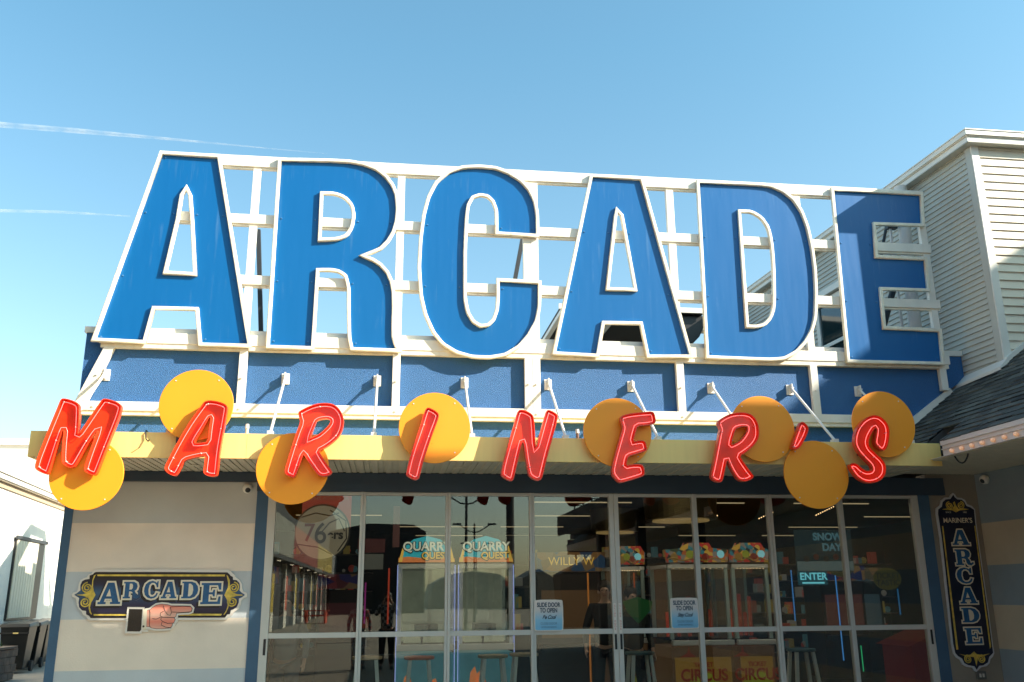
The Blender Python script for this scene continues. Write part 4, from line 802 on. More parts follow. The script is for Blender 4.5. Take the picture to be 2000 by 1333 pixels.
# ================================================================== INSIDE THE HALL
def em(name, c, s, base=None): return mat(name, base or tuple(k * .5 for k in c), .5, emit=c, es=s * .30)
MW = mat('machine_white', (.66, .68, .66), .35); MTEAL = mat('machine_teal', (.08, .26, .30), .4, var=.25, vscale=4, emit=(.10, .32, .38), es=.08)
MG = glassmat('machine_glass', (.78, .85, .85), .02)
def marquee_mat(name, cols, es, sc_=3.5):
    m = mat(name, cols[0], .5, emit=cols[0], es=es); n = m.node_tree.nodes; l = m.node_tree.links; b = n['Principled BSDF']
    t = n.new('ShaderNodeTexVoronoi'); t.inputs['Scale'].default_value = sc_; tc = n.new('ShaderNodeTexCoord'); l.new(tc.outputs['Object'], t.inputs['Vector'])
    s = n.new('ShaderNodeSeparateColor'); l.new(t.outputs['Color'], s.inputs[0]); r = n.new('ShaderNodeValToRGB'); r.color_ramp.interpolation = 'CONSTANT'
    e = r.color_ramp.elements
    while len(e) < len(cols): e.new(.5)
    for i, c in enumerate(cols): e[i].position = i / len(cols); e[i].color = (*c, 1)
    l.new(s.outputs[0], r.inputs[0]); l.new(r.outputs[0], b.inputs['Base Color']); l.new(r.outputs[0], b.inputs['Emission Color']); return m
CYAN = em('marquee_cyan', (.03, .42, .50), .75); ORNG = em('marquee_orange', (.75, .22, .06), .7); PALE = em('marquee_pale', (.75, .75, .60), .6); YELM = em('marquee_yellow', (.85, .50, .08), .7); INKM = mat('marquee_ink', (.01, .02, .02), .5)
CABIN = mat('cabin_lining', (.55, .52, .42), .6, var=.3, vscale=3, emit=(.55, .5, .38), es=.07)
LED = em('led_violet', (.35, .42, .9), 1.2); LEDT = em('led_teal', (.3, .75, .85), .6)
def quarry(x0, x1, lab):
    y = 2.2; w_ = x1 - x0; o = empty('arcade_machine', ((x0 + x1) / 2, y + .4, 0), lab, 'arcade machine', 'quarry coin machines'); c = (x0 + x1) / 2
    def fr_(l, y0, t, nm, m): return plate([l], y0, t, nm, m, o)
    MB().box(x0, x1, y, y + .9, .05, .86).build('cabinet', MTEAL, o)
    MB().box(x0, x1, y - .1, y, .90, .98).build('control_shelf', MW, o, bevel=.01)
    MB().tube((c - .05, y - .08, .98), (c - .05, y - .1, 1.05), .012, 8).ball((c - .05, y - .1, 1.06), .02, 8).build('joystick', BLACK, o)
    pan = MB().box(x0 + .02, x1 - .02, y - .012, y - .001, .1, .84).build('front_art', MTEAL, o)
    k = random.Random(int(x0 * 100))
    for _ in range(5):
        px = k.uniform(x0 + .1, x1 - .1); pz = k.uniform(.15, .5); h = k.uniform(.12, .3)
        plate([[(px - .07, pz), (px + .08, pz), (px + .04, pz + h * .6), (px + .01, pz + h), (px - .05, pz + h * .7)]], y - .018, .004, 'rock_art', ORNG, pan)
    for a, b in ((x0, x0 + .055), (x1 - .055, x1)): MB().box(a, b, y, y + .05, .98, 2.02).box(a, b, y + .85, y + .9, .98, 2.02).build('cabin_post', MW, o)
    MB().box(x0, x1, y - .02, y + .9, 1.955, 2.02).build('cabin_head', MW, o); MB().box(x0 + .05, x1 - .05, y + .84, y + .85, .98, 1.95).build('cabin_back', CABIN, o)
    MB().box(x0 + .055, x0 + .06, y + .06, y + .85, .98, 1.95).build('cabin_back', CABIN, o)
    MB().box(x0 + .1, x1 - .1, y + .2, y + .8, .99, 1.08).build('coin_bed', em('coin_bed' + lab[:3], (.75, .62, .42), .45), o)
    MB().box(x0 + .25, x1 - .2, y + .3, y + .75, 1.08, 1.22).build('pusher', BLACK, o)
    MB().box(x0 + .06, x1 - .06, y + .01, y + .014, .99, 1.95).build('pane', MG, o)
    for a in (x0 - .012, x1 + .002): MB().box(a, a + .010, y - .03, y - .02, .3, 2.0).build('led_strip', LED, o)
    arc_ = [(x0 - .0, 2.05), (x0 + .06, 2.24), (x0 + .2, 2.34), (c, 2.385), (x1 - .2, 2.34), (x1 - .06, 2.24), (x1, 2.05)]
    mq = fr_(arc_, y - .03, .08, 'marquee', CYAN)
    plate([[(x0, 2.035), (x1, 2.035), (x1, 2.085), (c + .25, 2.10), (c, 2.085), (c - .25, 2.11), (x0, 2.095)]], y - .036, .005, 'marquee_rocks', ORNG, mq)
    for s in (0, 1):
        xx = x0 + .02 if s == 0 else x1 - .02; sg = 1 if s == 0 else -1
        plate([[(xx - sg * .02, 2.04), (xx + sg * .03, 2.04), (xx + sg * .06, 2.25), (xx + sg * .04, 2.26)]], y - .04, .006, 'marquee_edge', YELM, mq)
    text('QUARRY', .118, c + .0, y - .04, 2.235, 'lettering', INKM, mq, t=.003, sx=1.0, bold=.014); text('QUARRY', .118, c, y - .045, 2.24, 'lettering', PALE, mq, t=.003, sx=1.0, bold=.004)
    text('QUEST', .09, c + .12, y - .042, 2.115, 'lettering', INKM, mq, t=.003, bold=.012); text('QUEST', .09, c + .12, y - .047, 2.12, 'lettering', YELM, mq, t=.003, bold=.003)
    return o
quarry(.14, .90, 'white framed coin machine with cyan QUARRY QUEST marquee, left of the pair'); quarry(.96, 1.70, 'white framed coin machine with cyan QUARRY QUEST marquee, right of the pair')
CIR = marquee_mat('marquee_circus', [(.30, .02, .015), (.38, .22, .03), (.02, .12, .15), (.16, .13, .11), (.28, .06, .01), (.03, .04, .015), (.01, .01, .01)], .22, 17)
CREDM = em('circus_red', (.40, .04, .02), .2, (.14, .02, .01)); CYEL = em('circus_yellow', (.5, .27, .04), .25, (.16, .09, .02)); CGRN = em('circus_green', (.35, .40, .03), .3); REDT = em('red_prize_tubes', (.6, .07, .03), .35)
CABD = mat('cabin_lining_dark', (.03, .027, .024), .6, var=.6, vscale=5, emit=(.3, .15, .06), es=.05)
def circus(x0, x1, lab, y=2.4):
    o = empty('arcade_machine', ((x0 + x1) / 2, y + .4, 0), lab, 'arcade machine', 'circus ticket machines'); c = (x0 + x1) / 2
    MB().box(x0, x1, y, y + .9, .05, .88).build('cabinet', CABD, o); MB().box(x0, x1, y - .1, y, .90, .97).build('control_shelf', MW, o, bevel=.01)
    for a, b in ((x0, x0 + .05), (x1 - .05, x1)): MB().box(a, b, y, y + .05, .98, 2.0).box(a, b, y + .85, y + .9, .98, 2.0).build('cabin_post', mat('post_teal' + str(a), (.38, .50, .48), .4), o)
    MB().box(x0, x1, y - .02, y + .9, 1.95, 2.0).build('cabin_head', MW, o); MB().box(x0 + .05, x1 - .05, y + .84, y + .85, .98, 1.95).build('cabin_back', CABD, o)
    k = random.Random(int(x0 * 77)); tb = MB()
    for i in range(5): xx = x0 + .12 + i * (x1 - x0 - .24) / 4; tb.tube((xx, y + .5, 1.0), (xx, y + .5, k.uniform(1.3, 1.6)), .03, 8)
    tb.build('prize_tube', REDT, o)
    MB().box(x0 + .06, x1 - .06, y + .01, y + .014, .99, 1.95).build('pane', MG, o)
    lt = MB()
    for i in range(9): lt.ball((x0 + .08 + i * (x1 - x0 - .16) / 8, y - .03, 1.94), .007, 6)
    lt.build('bulb_row', em('bulb_row' + str(x0), (1, .7, .4), 3), o)
    top = [(x0, 2.03), (x1, 2.03), (x1 + .02, 2.2), (c + .22, 2.23), (c + .18, 2.30), (c - .18, 2.30), (c - .22, 2.23), (x0 - .02, 2.2)]
    mq = plate([top], y - .04, .09, 'marquee', CIR, o)
    for kx in range(4):
        xx = x0 + .1 + kx * (x1 - x0 - .2) / 3
        plate([circ(xx, 2.10 + .04 * (kx % 2), .055, 20)], y - .048, .004, 'marquee_balloon', (CYEL, CGRN, CREDM, LEDT)[kx], mq)
    wire([[(x0 + (x1 - x0) * t / 20, y - .05, 2.07 + .02 * math.sin(t * .9)) for t in range(21)]], .009, 'marquee_ribbon', CYEL, mq, cyclic=False)
    fa_ = MB().box(x0 + .04, x1 - .04, y - .012, y - .001, .1, .74).build('front_art', CYEL, o)
    plate([[(c - .34, .74), (c - .22, .80), (c - .20, .90), (c - .18, .80), (c - .1, .75)]], y - .02, .005, 'tent_art', CREDM, fa_)
    plate([circ(c, .30, .24, 40)], y - .018, .005, 'green_dome', CGRN, fa_)
    text('TICKET', .06, c, y - .022, .64, 'lettering', CREDM, fa_, t=.004, bold=.003); text('CIRCUS', .16, c, y - .026, .50, 'lettering', CREDM, fa_, t=.004, sx=.9, bold=.006)
circus(3.95, 4.84, 'coin machine with TICKET CIRCUS front and balloon marquee, left of the pair'); circus(4.90, 5.45, 'narrower coin machine with TICKET CIRCUS front and balloon marquee, right of the pair')
circus(3.40, 3.86, 'dim circus machine turned away behind the pair', 3.3)
# darker machines deeper in the hall
def cab(x, y, wd_, h, c, es, lab, txt=None):
    o = empty('arcade_machine', (x, y, 0), lab, 'arcade machine', 'dim machines deep in the hall')
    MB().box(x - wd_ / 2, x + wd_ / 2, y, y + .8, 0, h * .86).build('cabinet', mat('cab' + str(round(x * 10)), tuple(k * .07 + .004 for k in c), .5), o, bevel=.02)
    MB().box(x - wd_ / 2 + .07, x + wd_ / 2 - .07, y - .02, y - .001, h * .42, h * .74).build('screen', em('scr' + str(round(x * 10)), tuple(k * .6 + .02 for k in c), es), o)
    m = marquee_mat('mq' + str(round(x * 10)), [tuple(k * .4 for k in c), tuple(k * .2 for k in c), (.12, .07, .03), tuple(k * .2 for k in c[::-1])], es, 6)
    q = MB().box(x - wd_ / 2, x + wd_ / 2, y - .1, y + .4, h * .87, h).build('marquee', m, o)
    MB().box(x - wd_ / 2 + .05, x + wd_ / 2 - .05, y - .15, y, h * .33, h * .38).build('control_shelf', BLACK, o)
    if txt: text(txt, .13, x, y - .104, h * .935, 'lettering', YELM, q, t=.003)
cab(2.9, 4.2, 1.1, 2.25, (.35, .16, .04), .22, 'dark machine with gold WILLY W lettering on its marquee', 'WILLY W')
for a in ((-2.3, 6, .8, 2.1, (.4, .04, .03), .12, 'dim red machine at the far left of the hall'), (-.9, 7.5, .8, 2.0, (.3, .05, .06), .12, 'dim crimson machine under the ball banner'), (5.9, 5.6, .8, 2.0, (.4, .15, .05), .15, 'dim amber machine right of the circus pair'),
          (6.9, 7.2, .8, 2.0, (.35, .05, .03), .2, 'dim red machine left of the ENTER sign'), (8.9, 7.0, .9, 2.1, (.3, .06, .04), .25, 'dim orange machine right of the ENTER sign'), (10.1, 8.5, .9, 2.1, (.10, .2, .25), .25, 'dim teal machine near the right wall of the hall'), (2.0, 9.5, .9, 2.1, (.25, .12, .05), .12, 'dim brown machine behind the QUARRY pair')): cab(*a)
# stools
def stool(x, y, h, seat, lab):
    o = empty('bar_stool', (x, y, 0), lab, 'stool', 'bar stools by the glass')
    MB().tube((x, y, h - .035), (x, y, h), .185, 28).build('seat', seat, o, bevel=.008)
    LG = mat('stool_leg_white', (.90, .92, .86), .5) if 'stool_leg_white' not in bpy.data.materials else bpy.data.materials['stool_leg_white']
    for sx_, sy in ((-1, -1), (1, -1), (1, 1), (-1, 1)):
        MB().hexa([(x + sx_ * .19 - .02, y + sy * .17 - .02, 0), (x + sx_ * .19 + .02, y + sy * .17 - .02, 0), (x + sx_ * .19 + .02, y + sy * .17 + .02, 0), (x + sx_ * .19 - .02, y + sy * .17 + .02, 0),
                   (x + sx_ * .11 - .02, y + sy * .10 - .02, h - .036), (x + sx_ * .11 + .02, y + sy * .10 - .02, h - .036), (x + sx_ * .11 + .02, y + sy * .10 + .02, h - .036), (x + sx_ * .11 - .02, y + sy * .10 + .02, h - .036)]).build('leg', LG, o)
    f = .19 - .08 * .45 / .9
    MB().box(x - f, x + f, y - .165, y - .14, .42, .45).box(x - f, x + f, y + .13, y + .155, .42, .45).box(x - f, x - f + .025, y - .14, y + .13, .3, .33).box(x + f - .025, x + f, y - .14, y + .13, .3, .33).build('stretcher', LG, o)
ST = mat('seat_tan', (.42, .33, .18), .5, var=.2); SR = mat('seat_coral', (.55, .14, .06), .4); SD = mat('seat_dark', (.06, .12, .13), .4)
stool(-.22, 1.2, .90, ST, 'bar stool with tan seat, leftmost, left of the QUARRY machines'); stool(.41, 1.2, .89, SR, 'bar stool with coral seat before the left QUARRY machine'); stool(1.30, 1.1, .90, ST, 'bar stool with tan seat before the right QUARRY machine')
stool(1.74, 1.5, .89, ST, 'bar stool just right of the QUARRY machines'); stool(3.17, 1.2, .90, SD, 'bar stool with dark seat right of the door handles'); stool(5.35, 1.3, .90, SD, 'bar stool with dark seat at the right, before the ENTER sign')
# prize walls: shelves crowded with boxes and plush
def prizes(x0, x1, y, z0, z1, seed, lab):
    o = empty('prize_shelves', ((x0 + x1) / 2, y, z0), lab, 'shelves', 'prize shelves'); k = random.Random(seed)
    MB().box(x0, x1, y + .3, y + .34, z0, z1).build('back_board', INW, o); z = z0; q = 0
    while z < z1 - .3:
        MB().box(x0, x1, y, y + .3, z, z + .025).build('shelf', mat('shelf%d_%d' % (seed, q), (.12, .10, .08), .6), o)
        for cidx in range(4):
            c = [(.35, .05, .03), (.30, .22, .05), (.06, .16, .18), (.26, .24, .20)][cidx]; b = MB(); x = x0 + .03 + k.random() * .2
            while x < x1 - .2:
                w_ = k.uniform(.07, .16); hh = k.uniform(.1, .27)
                if k.random() < .55: b.box(x, x + w_, y + .04, y + .2, z + .026, z + .026 + hh)
                else: b.ball((x + w_ / 2, y + .12, z + .026 + w_ / 2), w_ / 2, 8)
                x += w_ + k.uniform(.3, .5)
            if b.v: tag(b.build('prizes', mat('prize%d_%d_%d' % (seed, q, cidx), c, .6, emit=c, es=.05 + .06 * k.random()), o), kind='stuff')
        z += .36; q += 1
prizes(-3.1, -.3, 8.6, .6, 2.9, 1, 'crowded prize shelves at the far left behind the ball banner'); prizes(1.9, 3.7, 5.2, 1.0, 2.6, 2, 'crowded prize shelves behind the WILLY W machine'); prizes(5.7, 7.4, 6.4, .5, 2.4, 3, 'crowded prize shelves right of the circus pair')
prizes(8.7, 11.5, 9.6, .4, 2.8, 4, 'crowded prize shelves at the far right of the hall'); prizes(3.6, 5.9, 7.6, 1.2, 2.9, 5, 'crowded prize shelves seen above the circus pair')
# hanging banners and posters, with a faint glow put in though no lamps
bb = empty('ball_banner', (-.95, 3, 1.8), 'dim round basketball sign reading 76ers hung on a red banner', 'banner')
MB().box(-1.25, -.55, 3.02, 3.04, 2.55, 3.05).build('red_cloth', em('banner_red', (.35, .03, .02), .5), bb)
BC = em('ball_cream', (.26, .21, .14), .35, (.3, .27, .2)); BI = mat('ball_ink', (.015, .015, .015), .5)
plate([circ(-.95, 2.49, .40, 64)], 3.0, .02, 'ball_edge', BI, bb); plate([circ(-.95, 2.49, .375, 64)], 2.99, .008, 'ball', BC, bb)
for pts in ([(-1.25, 2.70), (-1.05, 2.76), (-.85, 2.72), (-.72, 2.76)], [(-1.28, 2.32), (-1.0, 2.28), (-.8, 2.18)], [(-.85, 2.80), (-.62, 2.65), (-.6, 2.4), (-.72, 2.22)], [(-.98, 2.46), (-.85, 2.62), (-.72, 2.68), (-.63, 2.5)]):
    wire([[(x, 2.985, z) for x, z in pts]], .008, 'ball_seam', BI, bb, cyclic=False)
text('7', .26, -1.13, 2.98, 2.47, 'lettering', em('num_red', (.22, .02, .02), .1), bb, sx=.9, bold=.003); text('6', .30, -.97, 2.965, 2.46, 'lettering', BI, bb, sx=.9, bold=.003); text('ers', .13, -.76, 2.98, 2.45, 'lettering', BI, bb, bold=.006)
text('PHILADELPHIA', .06, -.86, 3.01, 2.97, 'lettering', em('banner_letters', (.3, .15, .1), .2), bb)
po = empty('hanging_poster', (.0, 3.4, 1.8), 'dark red oval and white posters hung between the ball sign and the QUARRY machines', 'poster')
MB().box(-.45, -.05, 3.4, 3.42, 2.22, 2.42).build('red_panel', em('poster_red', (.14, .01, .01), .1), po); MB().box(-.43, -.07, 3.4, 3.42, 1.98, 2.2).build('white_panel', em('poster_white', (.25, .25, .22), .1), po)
MB().box(.06, .16, 3.4, 3.42, 2.3, 2.9).build('side_panel', em('poster_red2', (.20, .06, .05), .15), po)
sn = empty('snow_poster', (7.1, 4, 1.9), 'dim hanging poster reading SNOW DAY! with pale ground', 'poster')
MB().box(6.63, 7.62, 4.0, 4.02, 1.93, 2.60).build('sheet', em('snow_dark', (.02, .05, .06), .3), sn); MB().box(6.64, 7.61, 3.99, 3.999, 1.94, 2.09).build('snow_band', em('snow_band', (.16, .24, .25), .35), sn)
text('SNOW', .12, 7.2, 3.985, 2.48, 'lettering', em('snow_text', (.12, .28, .34), .5), sn, bold=.006); text('DAY!', .12, 7.28, 3.985, 2.31, 'lettering', bpy.data.materials['snow_text'], sn, bold=.006)
for q in range(5): plate([circ(6.8 + q * .17, 2.13 + .03 * (q % 2), .05, 14)], 3.98, .004, 'figure_blot', mat('blot' + str(q), (.05 + .1 * (q % 2), .03, .02), .6), sn)
for x, z, lab in ((7.9, 2.05, 'dim yellow oval sign reading TICKET TASTIC, left one'), (8.75, 1.82, 'dim yellow oval sign reading TICKET TASTIC, right one')):
    o = empty('ticket_sign', (x, 5, z), lab, 'sign', 'dim yellow ticket signs')
    plate([[(x + .26 * math.cos(t * .314), z + .19 * math.sin(t * .314)) for t in range(20)]], 5.0, .02, 'panel', em('tick' + lab[-8:], (.13, .12, .02), .25), o)
    text('TICKET', .10, x, 4.99, z + .05, 'lettering', INKM, o, bold=.003); text('TASTIC', .10, x, 4.99, z - .07, 'lettering', INKM, o, bold=.003)
en = empty('enter_sign', (7.86, 6, 1.7), 'glowing pale blue ENTER sign between blue light tubes', 'sign')
EN = em('enter_glow', (.20, .72, .85), 1.0)
MB().box(7.55, 8.12, 6.0, 6.03, 1.73, 1.98).build('panel', em('enter_back', (.02, .10, .13), .5), en); text('ENTER', .13, 7.84, 5.98, 1.88, 'lettering', EN, en, bold=.004); MB().box(7.62, 8.05, 5.985, 5.995, 1.755, 1.785).build('underline', EN, en)
def tube_l(x, y, z0, z1, c, s, lab, r=.012):
    r = min(r, .013)
    o = empty('light_tube', (x, y, z0), lab, 'light tube', 'coloured light tubes in the hall'); MB().tube((x, y, z0), (x, y, z1), r, 8).build('tube', em('tube' + lab[:14], c, s * .35), o)
tube_l(7.42, 6, 1.1, 2.0, (.08, .35, .9), 1.6, 'blue light tube left of the ENTER sign'); tube_l(8.28, 6, .4, 2.0, (.08, .35, .9), 2.0, 'long blue light tube right of the ENTER sign'); tube_l(9.2, 5.5, 1.2, 1.65, (.03, .25, .6), 1.3, 'short deep blue tube beyond the last door bar')
tube_l(9.35, 5.0, .9, 2.05, (.9, .45, .15), 3.0, 'warm white light tube near the right jamb', .014); tube_l(2.9, 2.9, .3, 1.9, (.85, .28, .04), 1.0, 'orange light tube left of the centre handles', .022); tube_l(3.62, 3.0, 1.1, 1.9, (.6, .12, .03), 1.0, 'red spiral light tube right of the centre handles')
tube_l(.02, 3.6, 1.2, 2.0, (.8, .08, .03), 1.1, 'red light tube left of the QUARRY machines', .018); tube_l(7.75, 4.3, .35, .75, (.05, .8, .3), 1.6, 'small green light tube low at the right', .01); tube_l(-.33, 4.0, 1.2, 1.8, (.6, .05, .4), .8, 'magenta light tube beside the ball banner', .012)
kb = empty('ticket_kiosk', (8.2, 1.9, 0), 'red peaked kiosk just inside the last door panel', 'kiosk')
KR = mat('kiosk_red', (.10, .01, .008), .4, emit=(.3, .02, .01), es=.03)
MB().box(7.3, 8.5, 2.0, 2.8, 0, .86).build('body', KR, kb); MB().prismy([(7.22, .86), (8.6, .86), (8.1, 1.08), (7.8, 1.08)], 1.95, 2.85).build('peaked_top', KR, kb)
MB().box(7.75, 8.1, 1.98, 1.999, .52, .76).build('window', em('kiosk_window', (.45, .28, .14), .2), kb); MB().tube((7.95, 2.4, 1.08), (7.95, 2.4, 2.0), .03, 8).build('mast', KR, kb)
# drum lamps and lamp trails
DR = mat('drum_brass', (.16, .12, .05), .35, metal=.6)
for x, y, z, r, lab in ((5.1, 5.2, 2.85, .62, 'wide dark drum lamp with warm lower rim over the circus pair'), (4.3, 6.8, 2.75, .45, 'smaller dark drum lamp left of the wide one')):
    o = empty('drum_lamp', (x, y, z), lab, 'lamp', 'drum lamps in the hall'); MB().tube((x, y, z), (x, y, z + .42), r, 40, r * 1.05).build('drum', DR, o, smooth=False)
    MB().tube((x, y, z - .03), (x, y, z - .005), r * .8, 40).build('diffuser', em('drum_glow' + str(r), (.5, .32, .12), .6), o); MB().tube((x, y, z + .42), (x, y, 3.38), .015, 6).build('rod', BLACK, o)
for cx_, cy_, n_, lab in ((6.3, 4.6, 7, 'row of tiny warm bulbs hanging left of the snow poster'), (5.55, 5.3, 7, 'row of tiny warm bulbs above the circus pair'), (7.0, 3.9, 9, 'row of tiny warm bulbs near the ceiling above the snow poster')):
    o = empty('fairy_lights', (cx_, cy_, 2.8), lab, 'string light', 'rows of tiny bulbs'); m = MB()
    for k in range(n_): m.ball((cx_ + k * .055, cy_ + k * .03, 2.83 + k * .02), .011, 6)
    m.build('bulb_string', em('fairy' + str(cx_), (1, .62, .3), 4), o)

# ================================================================== PEOPLE
def skinmesh(name, pts, edges, m, parent, sub=2, scale=1):
    me = bpy.data.meshes.new(name); c = origin(parent); me.from_pydata([p[:3] for p in pts], edges, [])
    o = bpy.data.objects.new(name, me); col.objects.link(o)
    o.modifiers.new('s', 'SKIN').use_smooth_shade = True
    if not me.skin_vertices: me.attributes  # layer made by the modifier
    for i, p in enumerate(pts): me.skin_vertices[0].data[i].radius = (p[3], p[4] if len(p) > 4 else p[3]); me.skin_vertices[0].data[i].use_root = (i == 0)
    sb_ = o.modifiers.new('b', 'SUBSURF'); sb_.levels = sub; sb_.render_levels = sub
    dg = bpy.context.evaluated_depsgraph_get(); dg.update(); m2 = bpy.data.meshes.new_from_object(o.evaluated_get(dg)); bpy.data.objects.remove(o)
    m2.transform(Matrix.Translation((0, 0, 0))); m2.materials.clear(); m2.materials.append(m)
    n_ = bpy.data.objects.new(name, m2); col.objects.link(n_); n_.parent = parent
    for p in m2.polygons: p.use_smooth = True
    return n_
def plaid(name, a, b, s=14):
    m = mat(name, a, .9); n = m.node_tree.nodes; l = m.node_tree.links; t = n.new('ShaderNodeTexChecker'); t.inputs['Scale'].default_value = s; t.inputs[1].default_value = (*a, 1); t.inputs[2].default_value = (*b, 1)
    tc = n.new('ShaderNodeTexCoord'); l.new(tc.outputs['Object'], t.inputs[0]); l.new(t.outputs[0], n['Principled BSDF'].inputs['Base Color']); return m
FLESH = mat('skin_tone', (.45, .27, .19), .5)
def person(x, y, face, h, shirt, trousers, hairc, lab, arms='down', cat='person'):
    o = bpy.data.objects.new('person', None); col.objects.link(o); o.location = (x, y, 0); tag(o, lab, cat)
    k = h / 1.72
    if arms == 'cam': el, hn, sg = (.27, .20, 1.22), (.09, .34, 1.54), 0
    else: el, hn, sg = (.27, -.02, 1.12), (.27, .08, .88), 0
    def P(*a): return (a[0] * k, a[1] * k, a[2] * k, a[3] * k, (a[4] if len(a) > 4 else a[3]) * k)
    pts = [P(0, 0, .95, .10, .08), P(0, 0, 1.15, .10, .08), P(0, .0, 1.36, .12, .08), P(0, .0, 1.46, .07, .06), P(0, .015, 1.52, .05, .055), P(0, .02, 1.60, .072, .09), P(0, .01, 1.68, .068, .08)]
    ed = [(0, 1), (1, 2), (2, 3), (3, 4), (4, 5), (5, 6)]
    for s in (-1, 1):
        i = len(pts); pts += [P(s * .10, 0, .86, .085), P(s * .11, .02, .48, .058), P(s * .12, -.02, .09, .038), P(s * .13, .11, .03, .035)]; ed += [(0, i), (i, i + 1), (i + 1, i + 2), (i + 2, i + 3)]
        j = len(pts); pts += [P(s * .18, 0, 1.40, .055), P(s * el[0], el[1], el[2], .038), P(s * hn[0], hn[1], hn[2], .024)]; ed += [(2, j), (j, j + 1), (j + 1, j + 2)]
        # palm and digits
        d = Vector((hn[0] - el[0], hn[1] - el[1], hn[2] - el[2])).normalized(); p0 = Vector(hn)
        a_ = len(pts); pc = p0 + d * .05; pts.append(P(s * pc.x, pc.y, pc.z, .03, .018)); ed.append((j + 2, a_))
        for q in range(4):
            f0 = pc + d * .045 + Vector((0, .022 * (q - 1.5), 0) if arms == 'down' else (0, 0, .022 * (q - 1.5))); f1 = f0 + d * (.045 - .008 * abs(q - 1.2)) + Vector((-.012, 0, 0)); b_ = len(pts)
            pts += [P(s * f0.x, f0.y, f0.z, .0095), P(s * f1.x, f1.y, f1.z, .008)]; ed += [(a_, b_), (b_, b_ + 1)]
        th = pc + Vector((-.035, .03, .0)); b_ = len(pts); pts.append(P(s * th.x, th.y, th.z, .010)); ed.append((a_, b_))
    skinmesh('body', pts, ed, FLESH, o)
    sp_ = [P(0, 0, .86, .192, .148), P(0, 0, 1.12, .16, .12), P(0, 0, 1.36, .19, .115), P(0, 0, 1.45, .085, .075)]; se = [(0, 1), (1, 2), (2, 3)]
    for s in (-1, 1):
        j = len(sp_); e = Vector(el).lerp(Vector(hn), .85); sp_ += [P(s * .18, 0, 1.40, .07), P(s * el[0], el[1], el[2], .053), P(s * e.x, e.y, e.z, .042)]; se += [(2, j), (j, j + 1), (j + 1, j + 2)]
    skinmesh('shirt', sp_, se, shirt, o)
    tp = [P(0, 0, 1.0, .178, .135)]; te = []
    for s in (-1, 1): i = len(tp); tp += [P(s * .10, 0, .84, .118), P(s * .11, .02, .48, .078), P(s * .12, -.02, .09, .06)]; te += [(0, i), (i, i + 1), (i + 1, i + 2)]
    skinmesh('trousers', tp, te, trousers, o)
    for s in (-1, 1): sh_ = MB().hexa([(s * .125 * k - .045, -.08, .0), (s * .125 * k + .045, -.08, .0), (s * .13 * k + .045, .2, 0), (s * .13 * k - .045, .2, 0), (s * .125 * k - .04, -.07, .09), (s * .125 * k + .04, -.07, .09), (s * .13 * k + .035, .17, .05), (s * .13 * k - .035, .17, .05)]).build('shoe', BLACK, None, bevel=.012); sh_.parent = o
    hr = MB().ball((0, -.022 * k, 1.665 * k), .098 * k, 16, 1.05).build('hair', mat('hair' + str(x), hairc, .6), None, smooth=True); hr.parent = o
    ey = mat('eye_dark', (.02, .02, .02), .3) if 'eye_dark' not in bpy.data.materials else bpy.data.materials['eye_dark']
    fa2 = MB().ball((-.03 * k, .105 * k, 1.625 * k), .010, 8).ball((.03 * k, .105 * k, 1.625 * k), .010, 8).build('eyes', ey, None); fa2.parent = o
    ns = MB().hexa([(-.014 * k, .10 * k, 1.575 * k), (.014 * k, .10 * k, 1.575 * k), (.012 * k, .085 * k, 1.575 * k), (-.012 * k, .085 * k, 1.575 * k), (-.006 * k, .115 * k, 1.58 * k), (.006 * k, .115 * k, 1.58 * k), (.006 * k, .09 * k, 1.63 * k), (-.006 * k, .09 * k, 1.63 * k)]).build('nose', FLESH, None); ns.parent = o
    mt = MB().box(-.022 * k, .022 * k, .098 * k, .106 * k, 1.548 * k, 1.553 * k).build('mouth', mat('lip' + str(x), (.35, .12, .1), .5), None); mt.parent = o
    for s in (-1, 1): er = MB().ball((s * .078 * k, .0, 1.60 * k), .02 * k, 8, 1.4).build('ear', FLESH, None, smooth=True); er.parent = o
    if arms == 'cam': cm = MB().box(-.065 * k, .065 * k, .36 * k, .42 * k, 1.53 * k, 1.61 * k).tube((0, .42 * k, 1.57 * k), (0, .47 * k, 1.57 * k), .03, 16).build('camera', BLACK, None); cm.parent = o
    o.rotation_euler.z = face
    return o
DKT = mat('trousers_dark', (.02, .02, .025), .9)
person(.02, -11.6, 0, 1.66, plaid('plaid_black_white', (.02, .02, .02), (.35, .35, .33)), DKT, (.03, .02, .015), 'photographer in black and white plaid coat, mirrored in the doors, camera raised', 'cam')
person(-.62, -11.7, -.1, 1.55, plaid('plaid_red', (.25, .03, .03), (.25, .24, .22)), mat('skirt_grey', (.3, .3, .3), .9), (.05, .03, .02), 'person in red and grey plaid, mirrored beside the photographer')
person(-1.22, 1.5, 3.0, 1.62, mat('tee_pale', (.20, .22, .23), .9), mat('jeans_pale', (.10, .13, .16), .9), (.02, .015, .01), 'person in pale t-shirt and jeans just inside the leftmost door panel')
person(3.0, 2.3, 2.9, 1.75, mat('top_black', (.015, .015, .017), .9), DKT, (.02, .015, .01), 'person in black standing inside, left of the centre handles')
pg = person(3.3, 2.0, -2.9, 1.66, mat('top_charcoal', (.02, .025, .02), .9), DKT, (.02, .015, .01), 'person in charcoal with a green bandana, inside, right of the centre handles')
MB().prismy([(3.12, 1.50), (3.32, 1.56), (3.52, 1.50), (3.50, 1.40), (3.32, 1.22), (3.18, 1.36)], 1.74, 1.78).build('bandana', mat('green_cloth', (.015, .12, .03), .8, emit=(.02, .25, .04), es=.02), None)
